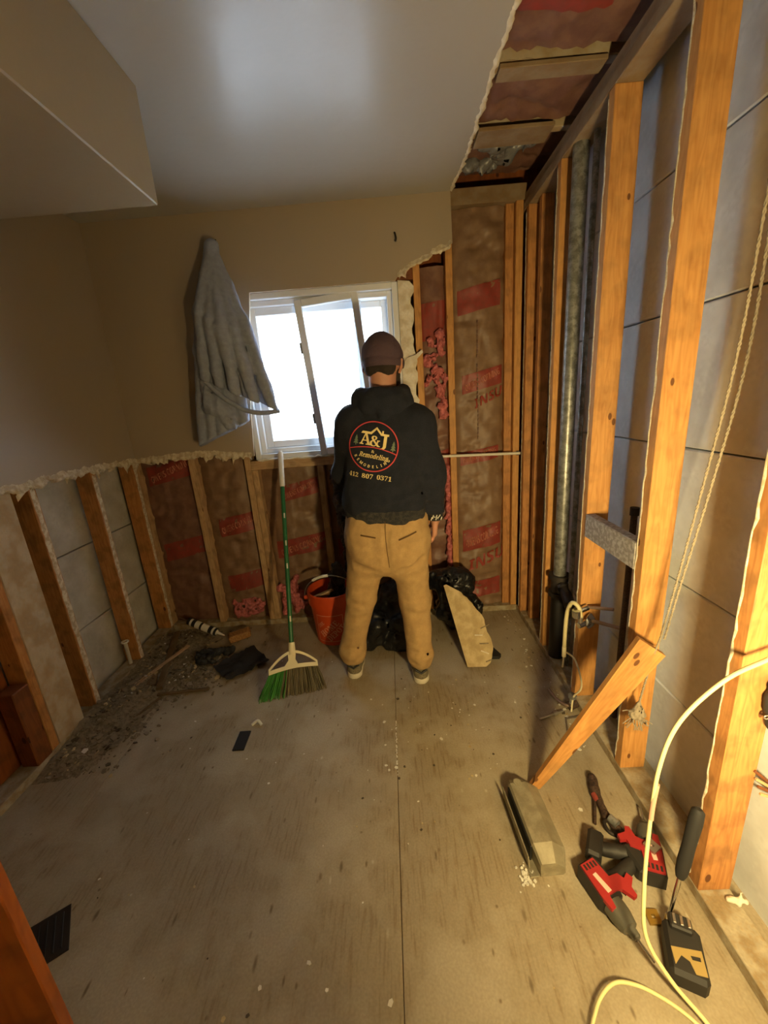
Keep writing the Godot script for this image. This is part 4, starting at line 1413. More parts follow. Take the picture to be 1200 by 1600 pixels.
# ---------------------------------------------------------------- coat on the wall
func coat() -> void:
	var o := Vector3(-0.86, 0, ZF + 0.030)
	var t := thing("coat", "pale grey coat hanging from a hook left of the window", "coat", o)
	var P := func(x: float, y: float, d: float) -> Vector3: return Vector3(x, y, d) - Vector3(o.x, 0, 0)
	var top: Vector3 = P.call(-0.862, 2.275, 0.05)
	# two layers of folds fanning out from the hook
	var fan := func(ends: Array, n: int, r0: float, r1: float, lift: float, seed_: int) -> Array:
		var out := []
		var r := RandomNumberGenerator.new()
		r.seed = seed_
		for k in n:
			var q := float(k) / (n - 1) * (ends.size() - 1)
			var i := mini(int(q), ends.size() - 2)
			var e: Vector3 = ends[i].lerp(ends[i + 1], q - i)
			var dep := 0.05 * (k % 2) + r.randf_range(-0.008, 0.012)
			var mid: Vector3 = P.call(lerpf(-0.862, e.x, 0.60), lerpf(2.275, e.y, 0.48), e.z * 0.8 + 0.03 + dep + lift)
			out.append([top + Vector3((q - ends.size() * 0.5) * 0.003, 0, 0.01), mid, 0.022, r0])
			out.append([mid, P.call(e.x, e.y + r.randf_range(-0.012, 0.012), e.z + dep), r0, r1])
		return out
	var hem := func(a: Vector2, b: Vector2) -> Plane:
		var n := (b - a).normalized().orthogonal()
		if n.y > 0: n = -n
		return Plane(Vector3(n.x, n.y, 0), n.dot(a - Vector2(o.x, 0)))
	put(t, "back_panel", fat(fan.call([Vector3(-1.11, 1.22, 0.035), Vector3(-1.05, 1.21, 0.05), Vector3(-0.97, 1.24, 0.05), Vector3(-0.90, 1.29, 0.05), Vector3(-0.82, 1.34, 0.04)], 10, 0.036, 0.032, 0.0, 1), 0.009, 0.016, 0.012, 7.0, [hem.call(Vector2(-1.13, 1.25), Vector2(-0.80, 1.38))], [], false, 4), M.denim, "coat back falling in folds")
	put(t, "front_panel", fat(fan.call([Vector3(-1.02, 1.60, 0.10), Vector3(-0.93, 1.52, 0.13), Vector3(-0.84, 1.44, 0.125), Vector3(-0.73, 1.40, 0.095), Vector3(-0.635, 1.38, 0.05)], 10, 0.034, 0.030, 0.01, 2), 0.009, 0.014, 0.012, 7.0, [hem.call(Vector2(-1.03, 1.635), Vector2(-0.62, 1.425))], [], false, 7), M.denim, "coat front with a slanting hem")
	# rolled hem and a sleeve bunched under it
	var mb := MB.new()
	mb.tube(smooth_path([P.call(-1.03, 1.655, 0.125), P.call(-0.97, 1.60, 0.165), P.call(-0.905, 1.53, 0.172), P.call(-0.84, 1.475, 0.165), P.call(-0.77, 1.435, 0.15), P.call(-0.70, 1.42, 0.115), P.call(-0.625, 1.425, 0.065)], 8), 0.013, 9)
	put(t, "hem", mb, M.denim)
	var b := [[P.call(-0.985, 1.60, 0.11), P.call(-0.95, 1.47, 0.13), 0.05, 0.055], [P.call(-0.95, 1.47, 0.13), P.call(-0.89, 1.39, 0.12), 0.055, 0.045], [P.call(-1.03, 1.50, 0.09), P.call(-1.01, 1.38, 0.085), 0.045, 0.04]]
	put(t, "sleeve", fat(b, 0.011, 0.02, 0.022, 11.0, [], [], false, 11), M.denim, "sleeve bunched under the hem")
	var h := thing("coat_hook", "small metal hook above the grey coat", "hook", Vector3(-0.862, 2.29, o.z))
	mb = MB.new()
	mb.tube(smooth_path([Vector3(0, 0.02, -0.001), Vector3(0, 0.01, 0.03), Vector3(0, -0.005, 0.05), Vector3(0, 0.005, 0.062)], 5), 0.004, 8)
	put(h, "hook_wire", mb, M.iron)
	mb = MB.new()
	mb.box(Vector3(0, 0.015, 0.002), Vector3(0.02, 0.045, 0.005), Basis.IDENTITY, 0.001)
	put(h, "plate", mb, M.iron)

# ---------------------------------------------------------------- things in the room
func loose_sash() -> void:
	var b := Basis(Vector3.BACK, 0.075) * Basis(Vector3.RIGHT, -0.03)
	var base := Vector3(-0.425, 1.145, -2.452)
	var t := thing("window_sash", "loose tilted window sash leaning in the open window frame", "window sash", base, "", b)
	frame_rect(t, "s", Vector2(0, 0), Vector2(0.365, 0.875), 0.040, -0.014, 0.014, M.vinyl_old, Transform3D.IDENTITY, ["stile", "rail"])
	var mb := MB.new()
	mb.box(Vector3(0.1825, 0.4375, 0), Vector3(0.285, 0.795, 0.005), Basis.IDENTITY, 0.0)
	put(t, "pane", mb, M.glass)
	for y in [0.22, 0.62]:
		mb = MB.new()
		mb.box(Vector3(-0.004, y, 0.006), Vector3(0.012, 0.06, 0.016), Basis.IDENTITY, 0.003)
		put(t, "latch", mb, M.galv)

func broom() -> void:
	var foot := Vector3(-0.605, 0.165, -1.865)
	var topp := Vector3(-0.659, 1.19, -2.385)
	var t := thing("broom", "broom with green handle leaning by the window sill", "broom", Vector3(-0.62, 0, -1.78))
	var o := t.position
	var dir := (topp - foot).normalized()
	var mb := MB.new()
	mb.tube([foot - o, foot + dir * 0.93 - o], 0.0125, 14)
	put(t, "handle", mb, M.green)
	mb = MB.new()
	mb.tube([foot + dir * 0.93 - o, foot + dir * 0.94 - o, topp - dir * 0.01 - o, topp - o], [0.013, 0.0155, 0.0155, 0.010], 14)
	put(t, "grip", mb, M.white, "white grip at the top of the handle")
	for k in 4:
		mb = MB.new()
		var p: Vector3 = foot + dir * [0.18, 0.47, 0.60, 0.76][k] - o
		mb.box(p + Vector3(0.004, 0, 0.012), Vector3(0.010, 0.03, 0.003), look(dir), 0.001)
		put(t, "paint_chip", mb, M.white)
	# head: plastic shroud with two openings, fanned out over the bristles
	var across := Vector3(0.90, 0.0, -0.22).normalized()
	var down := (Vector3(-0.018, -0.165, 0.125)).normalized()
	var nrm := across.cross(down).normalized()
	down = nrm.cross(across).normalized()
	var tf := Transform3D(Basis(across, -down, -nrm).orthonormalized(), foot - o)
	mb = MB.new()
	mb.tube([foot + dir * 0.05 - o, foot - dir * 0.012 - o], [0.017, 0.021], 14)
	put(t, "socket", mb, M.cream)
	mb = MB.new()
	var outl := func(w: float, drop: float, y0: float) -> Array:
		var q := []
		for k in 17:
			var u := -1.0 + k / 8.0
			q.append(Vector2(u * w, y0 - drop * pow(absf(u), 1.7)))
		return q
	var hi: Array = outl.call(0.128, 0.075, 0.008)
	var lo: Array = outl.call(0.128, 0.012, -0.068)
	for seg in [[0, 16]]:
		# arched rim
		for k in 16:
			var a: Vector2 = hi[k]
			var b: Vector2 = hi[k + 1]
			mb.prism(PackedVector2Array([a, b, b + Vector2(0, -0.014), a + Vector2(0, -0.014)]), -0.012, 0.012, tf)
		# lower bar that holds the bristles
		for k in 16:
			var a: Vector2 = lo[k]
			var b: Vector2 = lo[k + 1]
			mb.prism(PackedVector2Array([a + Vector2(0, 0.004), b + Vector2(0, 0.004), b + Vector2(0, -0.016), a + Vector2(0, -0.016)]), -0.017, 0.017, tf)
	mb.prism(PackedVector2Array([Vector2(-0.022, 0.004), Vector2(0.022, 0.004), Vector2(0.014, -0.04), Vector2(0.028, -0.072), Vector2(-0.05, -0.072), Vector2(-0.022, -0.04)]), -0.011, 0.011, tf)
	put(t, "shroud", mb, M.cream, "cream plastic head with two openings")
	# bristles
	var r := RandomNumberGenerator.new()
	r.seed = 14
	var green := MB.new()
	var grey := MB.new()
	for k in 210:
		var u := -1.0 + 2.0 * (k + r.randf()) / 210.0
		var zz := r.randf_range(-0.013, 0.013)
		var p0 := tf * Vector3(u * 0.122, -0.08, zz)
		var fan := u * 0.172 - 0.018
		var p2 := tf * Vector3(fan + r.randf_range(-0.006, 0.006), -0.22 + r.randf_range(-0.006, 0.004), zz * 2.2)
		p2.y = maxf(p2.y, 0.003 - o.y)
		var p1 := p0.lerp(p2, 0.5) + Vector3(r.randf_range(-0.004, 0.004), 0, 0)
		(green if u < -0.35 + r.randf_range(-0.12, 0.1) else grey).tube([p0, p1, p2], 0.0022, 4)
	put(t, "bristles", green, std(c8(66, 140, 52), 0.6), "green bristles on one side of the head").set_meta("kind", "stuff")
	put(t, "bristles", grey, std(c8(118, 108, 80), 0.8), "dust coloured bristles").set_meta("kind", "stuff")

func bucket() -> void:
	var o := Vector3(-0.425, 0, -2.262)
	var t := thing("bucket", "orange plastic bucket with wire handle beside the man's leg", "bucket", o)
	var mb := MB.new()
	var H := 0.345
	mb.lathe([Vector2(0, 0.003), Vector2(0.118, 0.003), Vector2(0.118, 0.003), Vector2(0.122, 0.01), Vector2(0.139, H - 0.085), Vector2(0.139, H - 0.085), Vector2(0.15, H - 0.080), Vector2(0.15, H - 0.080), Vector2(0.1525, H - 0.005), Vector2(0.150, H), Vector2(0.144, H), Vector2(0.144, H), Vector2(0.118, 0.012), Vector2(0.0, 0.012)], 48)
	put(t, "body", mb, M.orange)
	# wire bail with a white grip, lifted up
	var pts := []
	for k in 21:
		var a := PI * k / 20.0
		pts.append(Vector3(-cos(a) * 0.165, H - 0.045 + sin(a) * 0.155, 0.03 + sin(a) * 0.045))
	mb = MB.new()
	mb.tube(pts, 0.0026, 8)
	put(t, "bail", mb, M.steel, "thin wire bail")
	mb = MB.new()
	mb.tube([pts[6], pts[7], pts[8], pts[9], pts[10]], 0.0085, 10)
	put(t, "grip", mb, M.white)
	for s in [-1.0, 1.0]:
		mb = MB.new()
		mb.tube([Vector3(s * 0.146, H - 0.045, 0.03), Vector3(s * 0.168, H - 0.045, 0.03)], 0.014, 12)
		put(t, "bail_ear", mb, M.orange)
	# printed square and stencil letters, wrapped round the front
	var map := func(q: Vector2) -> Vector3:
		var y := 0.125 + q.y
		var rr := lerpf(0.122, 0.139, y / (H - 0.085)) + 0.0012
		var a := -0.10 + q.x / rr
		return Vector3(sin(a) * rr, y, cos(a) * rr)
	mb = MB.new()
	var sq := []
	for c in [[Vector2(-0.085, -0.09), Vector2(0.085, -0.09)], [Vector2(0.085, -0.09), Vector2(0.085, 0.09)], [Vector2(0.085, 0.09), Vector2(-0.085, 0.09)], [Vector2(-0.085, 0.09), Vector2(-0.085, -0.09)]]:
		for k in 8: sq.append(c[0].lerp(c[1], k / 8.0))
	strip(mb, sq, 0.0035, map, true)
	put(t, "logo_frame", mb, M.print_pale, "pale square outline print")
	mb = MB.new()
	var d := Vector2.from_angle(0.70)
	var n := d.orthogonal()
	letters(mb, "THE", font("Droid Serif", true), 0.022, -n * 0.058 - d * 0.028 + n * 0.0, 0.70, map, 0.055)
	letters(mb, "HOME", font("Droid Serif", true), 0.040, -n * 0.004 - d * 0.005, 0.70, map, 0.145)
	letters(mb, "DEPOT", font("Droid Serif", true), 0.040, n * 0.045 + d * 0.006, 0.70, map, 0.135)
	put(t, "logo_lettering", mb, M.print_pale, "pale stencil lettering THE HOME DEPOT")
	# rubbish inside
	var b := thing("black_bag", "crumpled black plastic bag stuffed in the orange bucket", "bag", o + Vector3(0.012, 0.0, 0.0))
	mb = fat([[Vector3(0.02, 0.26, 0), Vector3(0.04, 0.42, 0.02), 0.06, 0.055], [Vector3(0.0, 0.30, -0.03), Vector3(0.03, 0.40, -0.03), 0.055, 0.04], [Vector3(0.04, 0.42, 0.02), Vector3(0.03, 0.50, 0.03), 0.05, 0.03], [Vector3(0.02, 0.10, 0), Vector3(0.02, 0.26, 0), 0.05, 0.06]], 0.011, 0.03, 0.022, 11.0, [], [], true, 2)
	put(b, "plastic", mb, M.bag)
	for k in 2:
		var w := thing("wood_offcut", ["orange tinted flat offcut sticking out of the bucket", "thin pale strip of wood lying across the bucket mouth"][k], "offcut", o + Vector3(-0.03 - 0.02 * k, 0.315 + 0.012 * k, 0.03 + 0.025 * k))
		mb = MB.new()
		mb.box(Vector3.ZERO, Vector3(0.17, 0.012, 0.045 - 0.02 * k), Basis(Vector3.UP, 0.25) * Basis(Vector3.BACK, 0.25), 0.002)
		put(w, "board", mb, M.wood_pale if k else M.wood_red)

func bags() -> void:
	var o := Vector3(-0.005, 0, -2.20)
	var t := thing("trash_bag", "big black trash bag on the floor behind the man's legs", "trash bag", o)
	var b := [
		[Vector3(-0.15, 0.12, 0.0), Vector3(0.07, 0.13, 0.0), 0.12, 0.12],
		[Vector3(-0.12, 0.22, -0.03), Vector3(0.06, 0.24, -0.02), 0.11, 0.11],
		[Vector3(-0.05, 0.30, -0.02), Vector3(0.05, 0.36, 0.0), 0.09, 0.05],
		[Vector3(-0.19, 0.06, 0.1), Vector3(0.08, 0.06, 0.12), 0.065, 0.065],
		[Vector3(-0.1, 0.16, 0.1), Vector3(0.08, 0.18, 0.1), 0.08, 0.08]]
	put(t, "plastic", fat(b, 0.014, 0.05, 0.05, 3.5, [Plane(Vector3.DOWN, 0.0)], [], true, 21), M.bag, "crinkled glossy black plastic")
	put(t, "tied_neck", fat([[Vector3(0.04, 0.36, 0.0), Vector3(0.10, 0.43, 0.02), 0.03, 0.035]], 0.009, 0.02, 0.02, 16.0, [], [], true, 5), M.bag)
	var o2 := Vector3(0.36, 0, -2.29)
	t = thing("trash_bag", "black trash bag heaped against the far studs right of the man", "trash bag", o2)
	b = [
		[Vector3(-0.04, 0.13, 0.0), Vector3(0.04, 0.13, 0.0), 0.12, 0.12],
		[Vector3(-0.09, 0.32, -0.0), Vector3(0.01, 0.33, 0.0), 0.10, 0.10],
		[Vector3(0.0, 0.32, 0.03), Vector3(0.06, 0.29, 0.04), 0.08, 0.07]]
	put(t, "plastic", fat(b, 0.014, 0.04, 0.045, 4.0, [Plane(Vector3.DOWN, 0.0), Plane(Vector3.FORWARD, 0.165)], [], true, 23), M.bag, "crinkled glossy black plastic")
	var o3 := Vector3(-0.30, 0, -2.385)
	t = thing("plastic_film", "dark crumpled plastic film hanging below the window behind the man", "plastic film", o3)
	b = [[Vector3(-0.05, 1.03, 0.0), Vector3(0.0, 0.62, 0.03), 0.045, 0.05], [Vector3(0.02, 1.02, 0.0), Vector3(0.05, 0.5, 0.02), 0.045, 0.055], [Vector3(0.0, 0.62, 0.02), Vector3(-0.02, 0.42, 0.04), 0.05, 0.04], [Vector3(0.07, 0.9, 0.0), Vector3(0.08, 0.45, 0.01), 0.04, 0.05]]
	put(t, "film", fat(b, 0.012, 0.03, 0.035, 9.0, [], [], true, 25), std(c8(44, 48, 58), 0.3), "shiny dark film")

func scraps() -> void:
	# cut drywall panel leaning on the bag
	var o := Vector3(0.34, 0, -1.90)
	var t := thing("drywall_offcut", "pale drywall offcut with a broken edge leaning on a black bag", "drywall offcut", o)
	var up := Vector3(-0.10, 0.395, -0.20)
	var xx := Vector3(1, 0, 0.05).normalized()
	var yy := (up - xx * up.dot(xx)).normalized()
	var tf := Transform3D(Basis(xx, yy, xx.cross(yy)), Vector3(0, 0.012, 0.04))
	var poly := PackedVector2Array([Vector2(0.0, 0.0), Vector2(0.10, 0.0)])
	for p in ragged(Vector2(0.125, 0.02), Vector2(0.145, 0.10), 0.015, 0.005): poly.append(p)
	for p in ragged(Vector2(0.145, 0.10), Vector2(0.10, 0.27), 0.02, 0.005): poly.append(p)
	for p in ragged(Vector2(0.10, 0.27), Vector2(-0.02, 0.42), 0.02, 0.004): poly.append(p)
	poly.append(Vector2(-0.085, 0.445))
	poly.append(Vector2(-0.10, 0.44))
	slab(t, "panel", poly, -0.006, 0.006, tf, M.scrap, M.gypsum)
	var mb := MB.new()
	var r := RandomNumberGenerator.new()
	r.seed = 9
	for k in 5:
		mb = MB.new()
		var p := tf * Vector3(0.10 + r.randf_range(-0.03, 0.02), 0.03 + k * 0.045, 0.008)
		mb.box(p, Vector3(0.03 + r.randf() * 0.025, 0.006, 0.004), tf.basis * Basis(Vector3.BACK, r.randf_range(-0.4, 0.4)), 0.001)
		put(t, "plaster_crust", mb, M.gypsum if k % 2 else M.dust_pile)
	# black wedge of rubber beside it
	t = thing("rubber_scrap", "black pointed scrap on the floor right of the drywall offcut", "scrap", Vector3(0.50, 0, -1.99))
	mb = MB.new()
	mb.prism(PackedVector2Array([Vector2(-0.02, 0.12), Vector2(0.045, -0.045), Vector2(0.03, -0.065), Vector2(-0.035, -0.06), Vector2(-0.06, 0.06)]), 0.001, 0.02, Transform3D(Basis(Vector3(1, 0, 0), Vector3(0, 0, -1), Vector3(0, 1, 0)), Vector3.ZERO))
	put(t, "strip", mb, M.rubber)
	# black folded plastic by the broom
	t = thing("plastic_sheet", "flat folded black plastic sheet on the floor left of the broom", "plastic sheet", Vector3(-0.945, 0, -2.02))
	var rows := []
	var nz := FastNoiseLite.new()
	nz.seed = 4
	nz.frequency = 6.0
	var cs := [Vector2(-0.17, 0.04), Vector2(0.0, -0.16), Vector2(0.16, 0.02), Vector2(-0.04, 0.17)]
	for j in 17:
		var row := PackedVector3Array()
		for i in 17:
			var a: Vector2 = cs[0].lerp(cs[1], i / 16.0)
			var b: Vector2 = cs[3].lerp(cs[2], i / 16.0)
			var p := a.lerp(b, j / 16.0)
			row.append(Vector3(p.x, 0.012 + absf(nz.get_noise_2d(p.x, p.y)) * 0.045, p.y))
		rows.append(row)
	mb = MB.new()
	mb.grid(rows)
	var rim := []
	for i in 17: rim.append(Vector3(rows[0][i].x, 0.001, rows[0][i].z))
	for j in range(1, 17): rim.append(Vector3(rows[j][16].x, 0.001, rows[j][16].z))
	for i in range(15, -1, -1): rim.append(Vector3(rows[16][i].x, 0.001, rows[16][i].z))
	for j in range(15, 0, -1): rim.append(Vector3(rows[j][0].x, 0.001, rows[j][0].z))
	put(t, "sheet", mb, M.rubber)
	t = thing("plastic_rag", "dark crumpled rag between caulk tube and black sheet", "rag", Vector3(-1.16, 0, -2.06))
	put(t, "cloth", fat([[Vector3(-0.08, 0.02, -0.05), Vector3(0.1, 0.02, -0.07), 0.035, 0.03], [Vector3(-0.07, 0.03, 0.02), Vector3(0.02, 0.03, 0.03), 0.035, 0.03]], 0.01, 0.03, 0.028, 12.0, [Plane(Vector3.DOWN, 0.0)], [], true, 6), std(c8(46, 46, 48), 0.8))
	# foam block / sponge
	t = thing("sponge", "yellow brown sponge block behind the black plastic sheet", "sponge", Vector3(-1.065, 0, -2.285))
	mb = MB.new()
	mb.box(Vector3(0, 0.03, 0), Vector3(0.135, 0.045, 0.075), Basis(Vector3.UP, 0.35) * Basis(Vector3.BACK, 0.12), 0.008)
	put(t, "block", mb, tri_textured(blotch_image(128, 128, c8(188, 142, 84), c8(146, 104, 60), 0.08, 0.3, 66, 4.0), 8.0, 0.95))
	# caulk tube
	var a := Vector3(-1.185, 0.03, -2.30)
	var dr := Vector3(-0.25, 0.085, -0.06).normalized()
	t = thing("caulk_tube", "black and white caulk tube lying at the foot of the left studs", "caulk tube", a)
	mb = MB.new()
	mb.tube([dr * 0.045, dr * 0.26], 0.024, 18)
	put(t, "cartridge", mb, M.black)
	for k in 4:
		mb = MB.new()
		mb.tube([dr * [0.06, 0.10, 0.165, 0.225][k], dr * [0.075, 0.15, 0.20, 0.24][k]], 0.0245, 18, false)
		put(t, "printed_label", mb, M.white)
	mb = MB.new()
	mb.tube([dr * 0.046, dr * 0.035, Vector3.ZERO, -dr * 0.012], [0.02, 0.009, 0.005, 0.003], 12)
	put(t, "nozzle", mb, M.white)
	mb = MB.new()
	mb.tube([dr * 0.26, dr * 0.33], 0.0025, 6)
	put(t, "plunger_wire", mb, M.steel)
	# sticks and strips
	var st := [
		[Vector3(-1.50, 0.03, -1.80), Vector3(-1.335, 0.06, -2.15), 0.026, 0.006, M.wood_pale, "long pale lath lying across the debris along the left wall"],
		[Vector3(-1.33, 0.03, -1.80), Vector3(-1.50, 0.05, -2.33), 0.034, 0.02, M.dusty_stick, "dusty brown stick lying under the pale lath"],
		[Vector3(-1.395, 0.02, -1.83), Vector3(-1.45, 0.035, -1.98), 0.05, 0.018, M.dusty_stick, "short dusty board end in the debris at left"],
		[Vector3(-1.33, 0.012, -1.775), Vector3(-1.06, 0.012, -1.80), 0.018, 0.012, M.dusty_stick, "thin dark strip lying in front of the debris pile"],
		[Vector3(-1.36, 0.01, -1.62), Vector3(-1.30, 0.01, -1.76), 0.012, 0.008, M.dusty_stick, "short dark strip pointing at the camera from the debris"]]
	for s in st:
		t = thing("wood_strip", s[5], "wood strip", s[0], "loose strips of wood by the left wall")
		mb = MB.new()
		var d: Vector3 = s[1] - s[0]
		mb.box(d * 0.5, Vector3(s[2], d.length(), s[3]), look(d, 1.55), 0.002, Vector2(rng.randf(), rng.randf()))
		put(t, "strip", mb, s[4])
	# white plastic ring stuck on a stub, grey splice
	t = thing("plastic_ring", "small white plastic ring on a stub at the left foam wall", "ring", Vector3(-1.63, 0, -2.03))
	mb = MB.new()
	var ring := []
	for k in 17: ring.append(Vector3(cos(TAU * k / 16) * 0.016, 0.185, sin(TAU * k / 16) * 0.016))
	mb.tube(ring, 0.005, 8, false)
	put(t, "ring", mb, M.white)
	mb = MB.new()
	mb.tube([Vector3(0.0, 0.04, 0), Vector3(0, 0.18, 0)], 0.010, 10)
	put(t, "stub", mb, M.foam_old)
	# black rectangle with plaster crumbs
	t = thing("black_tile", "small flat black rectangle alone on the open floor", "tile", Vector3(-0.757, 0, -1.447))
	mb = MB.new()
	mb.box(Vector3(0, 0.005, 0), Vector3(0.052, 0.008, 0.105), Basis(Vector3.UP, 0.02), 0.002)
	put(t, "slab", mb, M.black)
	t = thing("plaster_chip", "curved white plaster chip beside the flat black rectangle", "plaster chip", Vector3(-0.715, 0, -1.535))
	mb = MB.new()
	mb.tube(smooth_path([Vector3(-0.025, 0.006, 0.0), Vector3(0.0, 0.018, -0.012), Vector3(0.022, 0.008, 0.004)], 5), 0.007, 8)
	put(t, "chip", mb, M.white)
	# floor register
	t = thing("floor_register", "dark metal floor register next to the open door", "floor register", Vector3(-1.12, 0, -0.745), "", Basis(Vector3.UP, 0.62))
	mb = MB.new()
	mb.box(Vector3(0, 0.002, 0), Vector3(0.19, 0.004, 0.135), Basis.IDENTITY, 0.001)
	put(t, "frame", mb, M.iron)
	for k in 9:
		mb = MB.new()
		mb.box(Vector3(-0.075 + k * 0.019, 0.006, 0), Vector3(0.004, 0.004, 0.105), Basis.IDENTITY, 0.001)
		put(t, "louvre", mb, M.black)

func chips_mesh(mat: Material) -> ArrayMesh:
	var mb := MB.new()
	mb.prism(PackedVector2Array([Vector2(-0.5, -0.35), Vector2(0.35, -0.5), Vector2(0.55, 0.1), Vector2(0.1, 0.5), Vector2(-0.45, 0.3)]), -0.18, 0.18, Transform3D(Basis(Vector3(1, 0, 0), Vector3(0, 0.25, 1).normalized(), Vector3(0, 1, -0.2).normalized()), Vector3.ZERO))
	return mb.mesh(mat)

func scatter(called: String, label: String, category: String, mat: Material, places: Array) -> void:
	var mm := MultiMesh.new()
	mm.transform_format = MultiMesh.TRANSFORM_3D
	mm.mesh = chips_mesh(mat)
	mm.instance_count = places.size()
	for i in places.size(): mm.set_instance_transform(i, places[i])
	var o := MultiMeshInstance3D.new()
	o.name = numbered(called)
	o.multimesh = mm
	add_child(o)
	tag(o, label, category, "", "stuff")

func debris() -> void:
	# low drift of dust and plaster along the left wall
	var nz := FastNoiseLite.new()
	nz.seed = 30
	nz.frequency = 4.0
	nz.fractal_octaves = 4
	var hgt := func(x: float, z: float) -> float:
		var d := clampf((x + 1.585) / 0.42, 0.0, 1.0)
		var e := clampf((z + 2.44) / 0.15, 0.0, 1.0) * clampf((-1.25 - z) / 0.35, 0.0, 1.0)
		var h := (0.045 * (1.0 - d) + (0.035 * nz.get_noise_2d(x, z)) * (1.0 - d) + (0.03 - 0.02 * d) * absf(nz.get_noise_2d(x * 4.0, z * 4.0))) * e
		if absf(x + 1.19) < 0.2 and absf(z + 1.93) < 0.2:
			h += 0.055 * maxf(0.0, 1.0 - Vector2((x + 1.19) / 0.15, (z + 1.93) / 0.12).length()) * (0.7 + nz.get_noise_2d(x * 5.0, z * 5.0))
		return h - 0.004 - 0.02 * d * d
	var rows := []
	for j in 75:
		var row := PackedVector3Array()
		for i in 46:
			var x := -1.588 + i * 0.0125
			var z := -2.44 + j * 0.0165
			row.append(Vector3(x, hgt.call(x, z), z))
		rows.append(row)
	var mb := MB.new()
	mb.grid(rows)
	var o := put(self, "dust_drift", mb, M.dust_pile)
	tag(o, "grey drift of plaster dust along the foot of the left wall", "dust", "", "stuff")
	var r := RandomNumberGenerator.new()
	r.seed = 31
	var pl := {"a": [], "b": [], "c": [], "d": []}
	for k in 1500:
		var x := -1.57 + absf(r.randfn(0, 0.16))
		var z := r.randf_range(-2.42, -1.30)
		if r.randf() < 0.25:
			x = -1.19 + r.randfn(0, 0.08)
			z = -1.93 + r.randfn(0, 0.07)
		var h: float = maxf(hgt.call(x, z), 0.0)
		var s := 0.005 + r.randf() * r.randf() * 0.02
		var b := Basis.from_euler(Vector3(r.randf_range(-0.6, 0.6), r.randf() * TAU, r.randf_range(-0.6, 0.6))) * Basis.from_scale(Vector3(s, s * r.randf_range(0.4, 1.0), s * r.randf_range(0.6, 2.2)))
		pl[["b", "b", "c", "c", "c", "c", "c", "a"][r.randi() % 8] if k % 5 == 0 else "d"].append(Transform3D(b, Vector3(x, h + s * 0.15, z)))
	for k in 240:                                       # crumbs over the open floor and along the right plate
		var p := Vector3(r.randf_range(-1.1, 0.7), 0.0015, r.randf_range(-2.3, -0.55))
		if k % 3 == 0: p = Vector3(0.74 - absf(r.randfn(0, 0.03)), 0.0015, r.randf_range(-2.4, -1.3))
		elif k % 3 == 1: p = Vector3(0.1 + r.randfn(0, 0.16), 0.0015, -1.5 + r.randfn(0, 0.2))
		var s := 0.003 + r.randf() * r.randf() * 0.012
		pl[["a", "a", "b", "c"][r.randi() % 4]].append(Transform3D(Basis.from_euler(Vector3(0, r.randf() * TAU, 0)) * Basis.from_scale(Vector3(s, s * 0.6, s * r.randf_range(0.6, 1.8))), p))
	for k in 40:                                        # white filler left in the floor seam
		var s := 0.0025 + r.randf() * 0.003
		pl.a.append(Transform3D(Basis.from_scale(Vector3(s, s * 0.5, s * 2.2)), Vector3(-0.058 + r.randfn(0, 0.001), 0.0012, r.randf_range(-1.52, -1.24))))
	for k in 50:                                        # heap at the sheet metal box and between the plates
		var p := Vector3(0.325 + r.randfn(0, 0.012), 0.003, -0.875 + r.randfn(0, 0.015))
		var s := 0.003 + r.randf() * 0.007
		pl.a.append(Transform3D(Basis.from_euler(Vector3(0, r.randf() * TAU, 0)).scaled(Vector3.ONE * s), p))
	scatter("plaster_crumbs", "small white plaster crumbs strewn over the floor", "crumbs", M.white, pl.a)
	scatter("rubble", "tan rubble chips in the drift along the left wall", "rubble", M.scrap, pl.b)
	scatter("rubble", "dust covered grey brown chips in the drift along the left wall", "rubble", std(c8(132, 119, 98), 1.0), pl.d)
	scatter("rubble", "dark grey dirt chips in the drift along the left wall", "rubble", std(c8(84, 74, 60), 1.0), pl.c)

# ---------------------------------------------------------------- plumbing and tools at the right wall
func pipe(parent: Node, called: String, pts: Array, r, mat: Material, n := 14) -> MeshInstance3D:
	var mb := MB.new()
	mb.tube(pts, r, n)
	return put(parent, called, mb, mat)

